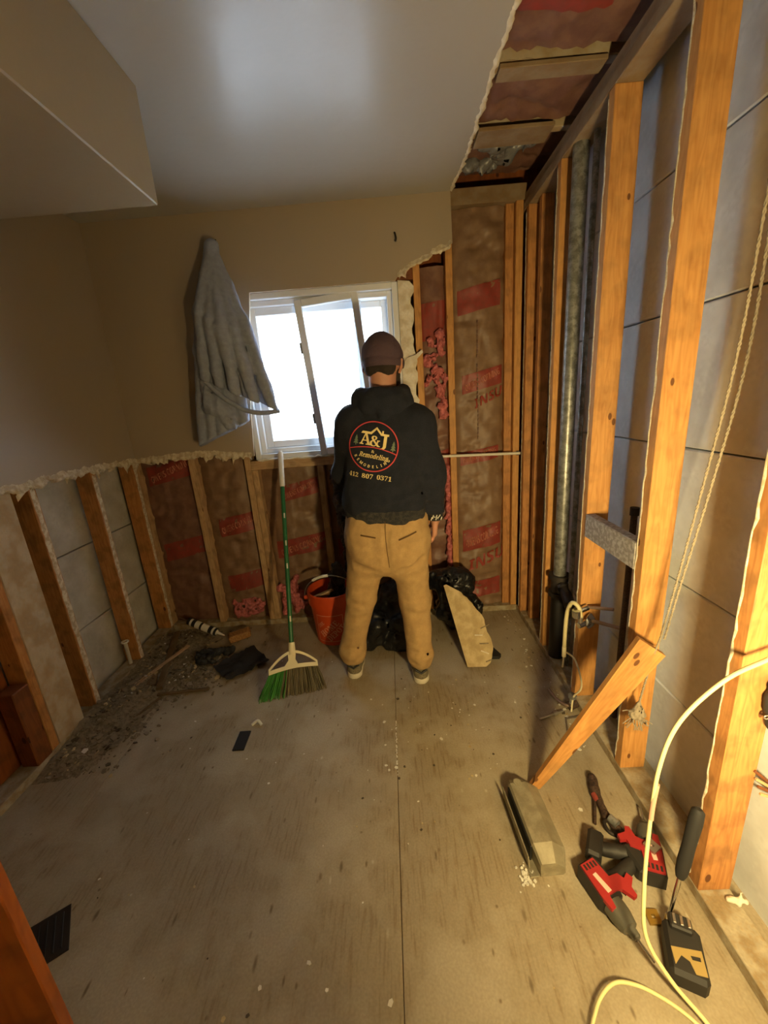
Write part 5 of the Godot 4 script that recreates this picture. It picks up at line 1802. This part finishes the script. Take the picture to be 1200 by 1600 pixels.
func plumbing() -> void:
	var o := Vector3(0.825, 0, -1.885)
	var t := thing("vent_pipe", "tall galvanized vent pipe with black drain tee between right studs", "pipe", o)
	pipe(t, "riser", [Vector3(0, 0.50, 0), Vector3(0, 2.345, 0)], 0.031, M.galv, 20)
	pipe(t, "drain", [Vector3(0, 0.038, 0), Vector3(0, 0.42, 0)], 0.038, M.black, 20)
	pipe(t, "tee_body", [Vector3(0, 0.415, 0), Vector3(0, 0.50, 0)], 0.041, M.iron, 20)
	for y in [0.40, 0.495]:
		pipe(t, "tee_collar", [Vector3(0, y, 0), Vector3(0, y + 0.022, 0)], 0.052, M.iron, 20)
	pipe(t, "tee_branch", smooth_path([Vector3(0, 0.46, 0.02), Vector3(0.0, 0.455, 0.07), Vector3(-0.01, 0.42, 0.15)], 5), 0.026, M.iron, 16)
	pipe(t, "branch_ring", [Vector3(0, 0.46, 0.045), Vector3(0, 0.457, 0.06)], 0.036, M.iron, 16)
	t = thing("supply_pipe", "thin grey pipe rising beside the galvanized vent pipe", "pipe", Vector3(0.845, 0, -1.80))
	pipe(t, "tube", [Vector3(0, 0.038, 0), Vector3(0, 2.345, 0)], 0.012, M.galv)
	t = thing("conduit", "thin white pipe running across the far studs at chest height", "pipe", Vector3(0.55, 0, -2.436))
	pipe(t, "tube", [Vector3(-0.26, 1.086, 0), Vector3(0.24, 1.072, 0)], 0.0085, M.white)
	pipe(t, "bracket", [Vector3(0.225, 1.085, -0.008), Vector3(0.225, 1.06, -0.008)], 0.008, M.rust, 8)
	t = thing("supply_pipe", "dark vertical water pipe behind the grey blocking", "pipe", Vector3(0.897, 0, -1.44))
	pipe(t, "tube", [Vector3(0, 0.038, 0), Vector3(0, 0.965, 0)], 0.0115, M.rust)
	pipe(t, "cap", [Vector3(0, 0.955, 0), Vector3(0, 0.985, 0)], 0.016, M.iron)
	pipe(t, "stub", [Vector3(0, 0.47, 0), Vector3(-0.075, 0.455, -0.10)], 0.008, M.copper)
	t = thing("supply_pipe", "second dark water pipe beside the first behind the blocking", "pipe", Vector3(0.905, 0, -1.36))
	pipe(t, "tube", [Vector3(0, 0.038, 0), Vector3(0, 0.975, 0)], 0.0095, M.rust)
	pipe(t, "cap", [Vector3(0, 0.965, 0), Vector3(0, 0.99, 0)], 0.014, M.iron)
	# stop valves and hoses on the stud
	t = thing("stop_valve", "chrome stop valve with round plate on the lower stud", "valve", Vector3(0.806, 0.45, -1.545))
	var q := look(Vector3(0.45, 0.08, 0.6))
	var mb := MB.new()
	mb.lathe([Vector2(0.0, 0.012), Vector2(0.020, 0.012), Vector2(0.034, 0.0), Vector2(0.034, 0.0), Vector2(0.033, -0.004), Vector2(0, -0.004)], 20, Transform3D(q, Vector3(0.012, 0, 0.0)))
	put(t, "wall_plate", mb, M.chrome)
	pipe(t, "valve_body", [Vector3(0.01, 0.0, 0.0), Vector3(-0.045, -0.01, 0.015)], 0.013, M.chrome)
	pipe(t, "outlet", [Vector3(-0.035, -0.012, 0.01), Vector3(-0.036, 0.03, 0.01)], 0.009, M.steel)
	t = thing("stop_valve", "second stop valve with a copper stub above the chrome plate", "valve", Vector3(0.80, 0.515, -1.56))
	pipe(t, "valve_body", [Vector3(-0.05, -0.015, 0.02), Vector3(0.005, 0.0, 0.01)], 0.013, M.chrome)
	pipe(t, "stub", [Vector3(0.005, 0.0, 0.01), Vector3(0.08, 0.02, 0.075)], 0.007, M.copper)
	pipe(t, "handle", [Vector3(-0.05, -0.03, 0.03), Vector3(-0.055, 0.0, 0.035)], 0.017, M.chrome)
	t = thing("supply_hose", "pale flexible hose arching down from the stop valve", "hose", Vector3(0.76, 0.47, -1.53))
	var h := smooth_path([Vector3(0.012, 0.005, -0.005), Vector3(0.0, 0.055, -0.005), Vector3(-0.018, 0.065, -0.03), Vector3(-0.02, 0.0, -0.065), Vector3(-0.02, -0.09, -0.075), Vector3(-0.02, -0.19, -0.075)], 8)
	pipe(t, "hose", h, 0.0085, std(c8(206, 196, 150), 0.5))
	pipe(t, "ferrule", [Vector3(-0.02, -0.185, -0.075), Vector3(-0.02, -0.235, -0.074)], 0.0095, M.cream)
	pipe(t, "tail", [Vector3(-0.02, -0.235, -0.074), Vector3(-0.024, -0.29, -0.072)], 0.005, M.steel)
	t = thing("cable", "thin pale wire curling down the foot of the stud", "wire", Vector3(0.765, 0.05, -1.51))
	pipe(t, "wire", smooth_path([Vector3(-0.01, 0.20, -0.10), Vector3(0.0, 0.205, -0.04), Vector3(0.0, 0.155, 0.025), Vector3(0.0, 0.10, 0.028), Vector3(-0.01, 0.03, -0.01), Vector3(-0.02, -0.04, 0.0)], 7), 0.004, M.cream, 8)
	t = thing("valve_fitting", "old brass shutoff fitting with a thin tube lying by the plate", "fitting", Vector3(0.70, 0.0, -1.53))
	pipe(t, "tube", smooth_path([Vector3(0.0, 0.012, -0.12), Vector3(0.01, 0.012, -0.06), Vector3(0.03, 0.02, -0.01), Vector3(0.06, 0.03, 0.0)], 6), 0.008, M.copper)
	pipe(t, "body", [Vector3(0.04, 0.02, 0.0), Vector3(0.08, 0.03, -0.01)], 0.02, M.rust)
	pipe(t, "stem", [Vector3(0.05, 0.03, 0.0), Vector3(0.055, 0.075, 0.0)], 0.009, M.galv)
	pipe(t, "wheel", [Vector3(0.055, 0.07, 0.0), Vector3(0.055, 0.082, 0.0)], 0.019, M.galv)
	t = thing("bolt", "thin steel rod with a nut pointing into the floor", "rod", Vector3(0.60, 0.0, -1.485))
	pipe(t, "rod", [Vector3(-0.01, 0.006, 0.005), Vector3(0.11, 0.012, -0.03)], 0.005, M.steel, 8)
	pipe(t, "nut", [Vector3(0.06, 0.011, -0.016), Vector3(0.08, 0.012, -0.022)], 0.010, M.steel, 6)
	t = thing("bracket", "bent thin metal bracket lying in front of the stud", "bracket", Vector3(0.715, 0.0, -1.45))
	pipe(t, "wire", [Vector3(0.07, 0.01, -0.03), Vector3(-0.01, 0.01, -0.02), Vector3(-0.035, 0.01, 0.06)], 0.0035, M.steel, 6)

func tapered_board() -> void:
	var t := thing("board", "tapered wooden board leaning from the floor to a right stud", "board", Vector3(0.45, 0, -1.16))
	var lo := Vector3(0.0, 0.006, 0.0)
	var hi := Vector3(0.335, 0.635, 0.055)
	var d := hi - lo
	var y := d.normalized()
	var z := Vector3(-0.15, -0.05, 1.0)
	z = (z - y * z.dot(y)).normalized()
	var x := y.cross(z)
	var tf := Transform3D(Basis(x, y, z), lo)
	var l := d.length()
	var mb := MB.new()
	var poly := PackedVector2Array([Vector2(-0.016, 0.0), Vector2(0.016, 0.012), Vector2(0.052, l * 0.98), Vector2(-0.048, l * 1.0)])
	mb.prism(poly, -0.010, 0.010, tf)
	put(t, "plank", mb, M.wood)

func metal_box() -> void:
	var t := thing("sheet_metal_box", "dusty grey faceted sheet metal box with an open dark slot", "metal box", Vector3(0.385, 0, -1.0), "", Basis(Vector3.UP, 0.06))
	# cross section (x, y) pushed along z, near end sloping
	var ring := func(z: float, k: float, lift: float) -> PackedVector3Array:
		var q := PackedVector3Array()
		for p in [Vector2(-0.028, 0.004), Vector2(-0.032, 0.066), Vector2(-0.026, 0.074), Vector2(0.032, 0.074), Vector2(0.074, 0.040), Vector2(0.078, 0.012), Vector2(0.070, 0.002)]:
			q.append(Vector3(p.x * k, p.y * k + lift, z))
		return q
	var flat := func(mb: MB, rows: Array) -> void:
		for j in rows.size() - 1:
			for i in rows[0].size():
				var i2: int = (i + 1) % rows[0].size()
				mb.quad(rows[j][i], rows[j][i2], rows[j + 1][i2], rows[j + 1][i])
	var mb := MB.new()
	var rows := [ring.call(-0.15, 0.80, 0.0), ring.call(-0.125, 1.0, 0.0), ring.call(0.078, 1.0, 0.0), ring.call(0.125, 0.72, -0.001)]
	flat.call(mb, rows)
	mb.cap(rows[0], Vector3.FORWARD)
	mb.cap(rows[3], Vector3.BACK)
	put(t, "housing", mb, M.boxmetal)
	mb = MB.new()
	mb.box(Vector3(-0.034, 0.034, -0.02), Vector3(0.006, 0.060, 0.20), Basis.IDENTITY, 0.001)
	put(t, "slot", mb, M.black, "dark open slot along the side")
	mb = MB.new()
	mb.box(Vector3(-0.049, 0.028, -0.015), Vector3(0.004, 0.054, 0.235), Basis(Vector3.BACK, 0.10), 0.001)
	put(t, "side_flange", mb, M.boxmetal)
	mb = MB.new()
	mb.box(Vector3(-0.038, 0.003, 0.0), Vector3(0.028, 0.004, 0.25), Basis.IDENTITY, 0.001)
	put(t, "bottom_lip", mb, M.boxmetal)
	mb = MB.new()
	mb.tube([Vector3(0.0, 0.0745, -0.125), Vector3(0.0, 0.0765, -0.125)], 0.014, 14)
	put(t, "knockout", mb, M.boxmetal)

func twist(parent: Node, called: String, path: Array, r: float, turns: float, mat: Material) -> void:
	for s in 2:
		var pts := []
		for i in path.size():
			var tn: Vector3 = (path[mini(i + 1, path.size() - 1)] - path[maxi(i - 1, 0)]).normalized()
			var x := tn.cross(Vector3.BACK).normalized()
			var y := tn.cross(x)
			var a := turns * TAU * i / path.size() + PI * s
			pts.append(path[i] + (x * cos(a) + y * sin(a)) * r * 0.62)
		var mb := MB.new()
		mb.tube(pts, r * 0.72, 6)
		put(parent, called, mb, mat)

func rope() -> void:
	var o := Vector3(0.80, 0, -1.12)
	var t := thing("rope", "thin twisted doubled rope hanging down the right wall to a frayed knot", "rope", o)
	var a := [Vector3(0.817, 2.345, -0.965), Vector3(0.815, 1.80, -0.975), Vector3(0.824, 1.47, -1.0), Vector3(0.822, 1.16, -1.04), Vector3(0.812, 0.85, -1.075), Vector3(0.800, 0.66, -1.093)]
	var p1 := []
	var p2 := []
	for v in a:
		p1.append(v - o)
		var k := clampf((1.9 - v.y) / 1.0, 0.0, 1.0)
		p2.append(v - o + Vector3(0.010 + 0.012 * sin(k * PI), 0, 0.004))
	twist(t, "strand", smooth_path(p1, 30), 0.0032, 60, M.rope)
	twist(t, "strand", smooth_path(p2, 30), 0.0032, 57, M.rope)
	twist(t, "tail", smooth_path([p1[5], Vector3(0.79, 0.60, -1.098) - o, Vector3(0.785, 0.48, -1.115) - o, Vector3(0.78, 0.39, -1.125) - o], 14), 0.0032, 14, M.rope)
	var k0 := Vector3(0.778, 0.345, -1.125) - o
	put(t, "knot", fat([[k0 + Vector3(0, 0.045, 0), k0 + Vector3(0, 0.015, 0), 0.008, 0.017], [k0 + Vector3(-0.012, 0.0, 0), k0 + Vector3(0.012, 0.0, 0), 0.016, 0.016]], 0.004, 0.01, 0.008, 60.0), M.rope)
	var r := RandomNumberGenerator.new()
	r.seed = 2
	var mb := MB.new()
	for k in 26:
		var d := Vector3(r.randf_range(-1, 1), r.randf_range(-1.6, 0.3), r.randf_range(-0.3, 0.8)).normalized()
		mb.tube(smooth_path([k0, k0 + d * 0.028, k0 + d * 0.042 + Vector3(r.randf_range(-0.015, 0.015), -0.012, 0)], 4), 0.0016, 5)
	put(t, "frayed_ends", mb, M.rope).set_meta("kind", "stuff")

func cords() -> void:
	var o := Vector3(0.60, 0, -0.66)
	var t := thing("extension_cord", "pale yellow power cord looping down in front of the right studs", "cord", o)
	var w := [Vector3(0.90, 0.86, -0.775), Vector3(0.80, 0.828, -0.76), Vector3(0.70, 0.785, -0.75), Vector3(0.617, 0.68, -0.75), Vector3(0.586, 0.55, -0.75), Vector3(0.575, 0.38, -0.74), Vector3(0.545, 0.24, -0.69), Vector3(0.535, 0.15, -0.65), Vector3(0.575, 0.075, -0.61), Vector3(0.625, 0.03, -0.565), Vector3(0.66, 0.012, -0.50), Vector3(0.72, 0.008, -0.36), Vector3(0.70, 0.008, -0.2)]
	var p := []
	for v in w: p.append(v - o)
	pipe(t, "cable", smooth_path(p, 10), 0.0047, M.cord, 10)
	pipe(t, "tape_wrap", smooth_path([Vector3(0.5865, 0.50, -0.7495) - o, Vector3(0.580, 0.44, -0.7455) - o, Vector3(0.577, 0.40, -0.7415) - o], 4), 0.0058, std(c8(196, 150, 130), 0.7), 10)
	o = Vector3(0.49, 0, -0.60)
	t = thing("extension_cord", "pale cord loop lying on the floor in the near right corner", "cord", o)
	p = []
	for v in [Vector3(0.60, 0.007, -0.30), Vector3(0.42, 0.007, -0.42), Vector3(0.365, 0.012, -0.53), Vector3(0.395, 0.025, -0.59), Vector3(0.45, 0.035, -0.625), Vector3(0.505, 0.03, -0.625), Vector3(0.56, 0.02, -0.605), Vector3(0.605, 0.012, -0.575), Vector3(0.64, 0.007, -0.53), Vector3(0.70, 0.007, -0.42)]: p.append(v - o)
	pipe(t, "cable", smooth_path(p, 10), 0.0042, M.cord, 10)
	# black spring clamp hung on the near stud, staple of old cable below it
	t = thing("spring_clamp", "black ridged clamp at the right picture edge on the near stud", "clamp", Vector3(0.855, 0.68, -0.785))
	var mb := fat([[Vector3(0, 0.05, 0), Vector3(0.005, 0.025, 0), 0.014, 0.013], [Vector3(-0.006, 0.02, 0), Vector3(0, -0.01, 0), 0.013, 0.015], [Vector3(0.005, -0.02, 0), Vector3(0.01, -0.06, 0), 0.014, 0.012]], 0.005, 0.008)
	put(t, "grip", mb, M.rubber)
	mb = MB.new()
	var ring := []
	for k in 13: ring.append(Vector3(-0.012 + cos(TAU * k / 12) * 0.006, -0.028 + sin(TAU * k / 12) * 0.005, 0.006))
	mb.tube(ring, 0.0018, 6, false)
	put(t, "eyelet", mb, M.steel)

func tools() -> void:
	# dark pipe wrench
	var t := thing("pipe_wrench", "dark rusty pipe wrench lying beside the right bottom plate", "wrench", Vector3(0.66, 0, -1.065))
	var mb := fat([[Vector3(0.012, 0.02, -0.108), Vector3(-0.002, 0.02, -0.06), 0.016, 0.017], [Vector3(-0.002, 0.02, -0.06), Vector3(-0.008, 0.018, 0.03), 0.013, 0.011], [Vector3(-0.008, 0.018, 0.03), Vector3(0.012, 0.02, 0.10), 0.012, 0.016]], 0.005, 0.01, 0.003, 40.0)
	put(t, "handle", mb, M.rust)
	mb = MB.new()
	mb.box(Vector3(0.016, 0.022, 0.118), Vector3(0.05, 0.03, 0.045), Basis(Vector3.UP, -0.35), 0.004)
	put(t, "jaw", mb, M.iron)
	mb = MB.new()
	mb.tube(smooth_path([Vector3(-0.012, 0.02, 0.045), Vector3(-0.028, 0.02, 0.055), Vector3(-0.026, 0.02, 0.085), Vector3(0.0, 0.02, 0.10)], 5), 0.006, 8)
	put(t, "jaw_frame", mb, M.iron)
	pipe(t, "adjusting_nut", [Vector3(-0.008, 0.036, 0.05), Vector3(0.004, 0.036, 0.075)], 0.013, M.galv)
	pipe(t, "pin", [Vector3(-0.014, 0.022, -0.045), Vector3(-0.012, 0.02, -0.02)], 0.010, std(c8(140, 62, 52), 0.6))
	pipe(t, "lever", [Vector3(-0.014, 0.018, -0.035), Vector3(-0.055, 0.010, 0.05)], 0.005, M.rust, 8)
	# cordless impact driver lying on its side: red body, dark nose, handle towards the wall
	impact_driver(Vector3(0.535, 0, -0.795), 0.31, "red and black cordless impact driver lying nearest the middle of the floor")
	impact_driver(Vector3(0.715, 0, -0.915), 2.75, "red and black cordless drill half hidden behind the yellow cord")
	# square nut plates
	for k in 2:
		t = thing("square_washer", ["pale square washer on top of the drill near the stud", "brass square washer lying beside the yellow cord"][k], "washer", [Vector3(0.715, 0.0705, -0.90), Vector3(0.640, 0.0055, -0.765)][k], "", Basis(Vector3.UP, 0.5 + k))
		mb = MB.new()
		var s := 0.017
		for sd in 4:
			var b := Basis(Vector3.UP, PI / 2 * sd)
			var q := [b * Vector3(-s, 0.004, s), b * Vector3(s, 0.004, s), b * Vector3(0.0049, 0.004, 0.0049), b * Vector3(-0.0049, 0.004, 0.0049)]
			mb.quad(q[0], q[1], q[2], q[3])
			mb.quad(b * Vector3(-s, -0.004, s), b * Vector3(s, -0.004, s), q[1], q[0])
			mb.quad(b * Vector3(-0.0049, 0.004, 0.0049), b * Vector3(0.0049, 0.004, 0.0049), b * Vector3(0.0049, -0.004, 0.0049), b * Vector3(-0.0049, -0.004, 0.0049))
			mb.quad(b * Vector3(-0.0049, -0.004, 0.0049), b * Vector3(0.0049, -0.004, 0.0049), b * Vector3(s, -0.004, s), b * Vector3(-s, -0.004, s))
		put(t, "plate", mb, [M.steel, std(c8(170, 136, 60), 0.4, 0.6)][k])
	# long screwdriver / nut driver leaning on the near stud
	t = thing("nut_driver", "black handled nut driver with steel shaft leaning on the near stud", "screwdriver", Vector3(0.662, 0.0, -0.745))
	var d := Vector3(0.075, 0.33, -0.05)
	pipe(t, "shaft", [d * 0.02, d * 0.48], 0.0055, M.chrome, 12)
	pipe(t, "socket", [d * 0.03, d * 0.12], 0.0085, M.chrome, 12)
	pipe(t, "handle", [d * 0.46, d * 0.50, d * 0.6, d * 0.75, d * 0.95, d * 1.04, d * 1.06], [0.010, 0.014, 0.016, 0.015, 0.017, 0.015, 0.008], M.rubber, 16)
	# battery pack with printed marks
	t = thing("battery_pack", "black battery pack with worn tan label in the near right corner", "battery pack", Vector3(0.655, 0.0, -0.672), "", Basis(Vector3.UP, -0.42))
	mb = MB.new()
	mb.box(Vector3(0, 0.030, 0.0), Vector3(0.082, 0.056, 0.115), Basis.IDENTITY, 0.009)
	put(t, "case", mb, M.dark_tool)
	mb = MB.new()
	mb.box(Vector3(-0.002, 0.060, -0.05), Vector3(0.05, 0.024, 0.035), Basis.IDENTITY, 0.004)
	put(t, "terminal_block", mb, M.dark_tool)
	for k in 3:
		mb = MB.new()
		mb.box(Vector3(-0.016 + k * 0.016, 0.073, -0.052), Vector3(0.007, 0.004, 0.022), Basis.IDENTITY, 0.001)
		put(t, "terminal", mb, M.steel)
	mb = MB.new()
	mb.prism(PackedVector2Array([Vector2(-0.032, -0.005), Vector2(0.034, -0.02), Vector2(0.036, 0.03), Vector2(0.012, 0.034), Vector2(0.004, 0.012), Vector2(-0.012, 0.006), Vector2(-0.028, 0.03)]), 0.0, 0.0012, Transform3D(Basis(Vector3(1, 0, 0), Vector3(0, 0, 1), Vector3(0, 1, 0)), Vector3(0, 0.058, 0.012)))
	put(t, "worn_label", mb, std(c8(164, 140, 84), 0.6))
	mb = MB.new()
	mb.prism(PackedVector2Array([Vector2(0.008, 0.0), Vector2(0.028, -0.004), Vector2(0.028, 0.004), Vector2(0.010, 0.007)]), 0.0, 0.001, Transform3D(Basis(Vector3(1, 0, 0), Vector3(0, 0, 1), Vector3(0, 1, 0)), Vector3(0, 0.0594, 0.012)))
	put(t, "label_mark", mb, M.dark_tool)
	t = thing("splintered_lath", "bundle of splintered lath at the right picture edge on the foam wall", "lath", Vector3(0.893, 0.44, -0.80))
	for k in 4:
		mb = MB.new()
		mb.box(Vector3(0.0, -0.012 * k, 0.006 * k), Vector3(0.075 - 0.01 * k, 0.007, 0.006), Basis(Vector3.BACK, -0.75 + 0.12 * k), 0.001)
		put(t, "splinter", mb, M.wood_pale if k % 2 else M.wood_dark)
	t = thing("wall_nail", "small dark bent nail in the painted wall above the window", "nail", Vector3(0.098, 2.275, ZF + 0.013))
	pipe(t, "shank", smooth_path([Vector3(0, 0.02, 0.0), Vector3(0.002, 0.01, 0.02), Vector3(0.006, -0.015, 0.026), Vector3(0.002, -0.03, 0.024)], 4), 0.0045, M.iron, 7)
	# chip of plaster at the plate
	t = thing("wood_chip", "splintered chip of wood lying on the bottom plate at the near stud", "wood chip", Vector3(0.865, 0.041, -0.775))
	put(t, "splinter", fat([[Vector3(-0.02, 0.006, 0), Vector3(0.02, 0.012, 0.01), 0.007, 0.006], [Vector3(0, 0.006, 0.012), Vector3(0.012, 0.025, 0.0), 0.006, 0.004]], 0.004, 0.006, 0.005, 60.0), M.gypsum)

func impact_driver(at: Vector3, turn: float, label: String, lift := 0.0) -> void:
	# lies on its side; nose along +z, handle along +x, side face up
	var t := thing("impact_driver", label, "power drill", at + Vector3(0, lift, 0), "", Basis(Vector3.UP, turn))
	var flat := Transform3D(Basis(Vector3(1, 0, 0), Vector3(0, 0, 1), Vector3(0, -1, 0)), Vector3.ZERO)   # (x, z) outlines pushed down from y
	var lay := func(poly: Array, y0: float, y1: float) -> MB:
		var mb := MB.new()
		mb.prism(PackedVector2Array(poly), -y1, -y0, flat)
		return mb
	put(t, "motor_housing", lay.call([Vector2(-0.034, -0.085), Vector2(0.022, -0.09), Vector2(0.030, -0.07), Vector2(0.030, 0.0), Vector2(0.024, 0.018), Vector2(-0.026, 0.02), Vector2(-0.036, 0.0)], 0.008, 0.058), M.dark_tool)
	put(t, "red_shell", lay.call([Vector2(-0.030, -0.080), Vector2(0.018, -0.084), Vector2(0.024, -0.03), Vector2(0.052, -0.028), Vector2(0.060, -0.012), Vector2(0.078, -0.020), Vector2(0.084, -0.004), Vector2(0.062, 0.012), Vector2(0.060, 0.032), Vector2(0.048, 0.034), Vector2(0.034, 0.008), Vector2(0.018, 0.004), Vector2(-0.010, 0.006), Vector2(-0.016, 0.034), Vector2(-0.030, 0.034), Vector2(-0.033, 0.0)], 0.052, 0.064), M.red_tool, "red plastic shell")
	for k in 4:
		put(t, "vent_slot", lay.call([Vector2(-0.024 + k * 0.011, -0.077), Vector2(-0.018 + k * 0.011, -0.077), Vector2(-0.018 + k * 0.011, -0.062), Vector2(-0.024 + k * 0.011, -0.062)], 0.0625, 0.0648), M.dark_tool)
	put(t, "name_plate", lay.call([Vector2(-0.016, -0.048), Vector2(-0.004, -0.050), Vector2(0.004, 0.0), Vector2(-0.010, 0.002)], 0.063, 0.0652), std(c8(226, 190, 176), 0.3), "pale lettered name plate")
	var mb := MB.new()
	var nose := Transform3D(Basis(Vector3(1, 0, 0), Vector3(0, 0, 1), Vector3(0, -1, 0)), Vector3(-0.004, 0.034, 0.015))
	mb.lathe([Vector2(0.030, 0.0), Vector2(0.029, 0.03), Vector2(0.022, 0.055), Vector2(0.022, 0.055), Vector2(0.013, 0.058), Vector2(0.012, 0.074), Vector2(0.009, 0.078), Vector2(0.0, 0.078)], 20, nose)
	put(t, "gear_case", mb, M.grey_tool)
	pipe(t, "bit", [nose * Vector3(0, 0.076, 0), nose * Vector3(0, 0.125, 0)], 0.0035, M.steel, 6)
	put(t, "handle", fat([[Vector3(0.045, 0.034, -0.03), Vector3(0.125, 0.034, -0.045), 0.021, 0.019], [Vector3(0.02, 0.034, -0.03), Vector3(0.045, 0.034, -0.03), 0.024, 0.021]], 0.006, 0.012), M.dark_tool)
	put(t, "trigger", lay.call([Vector2(0.046, -0.006), Vector2(0.075, -0.016), Vector2(0.070, 0.0), Vector2(0.050, 0.008)], 0.026, 0.044), M.black)
	mb = MB.new()
	mb.box(Vector3(0.150, 0.034, -0.045), Vector3(0.045, 0.050, 0.085), Basis(Vector3.UP, -0.15), 0.008)
	put(t, "battery", mb, M.dark_tool)

func _ready() -> void:
	set_up()
	make_materials()
	work_light()
	structure()
	person()
	coat()
	loose_sash()
	broom()
	bucket()
	bags()
	scraps()
	debris()
	plumbing()
	tapered_board()
	metal_box()
	rope()
	cords()
	tools()
	print("built in ", Time.get_ticks_msec(), " ms")
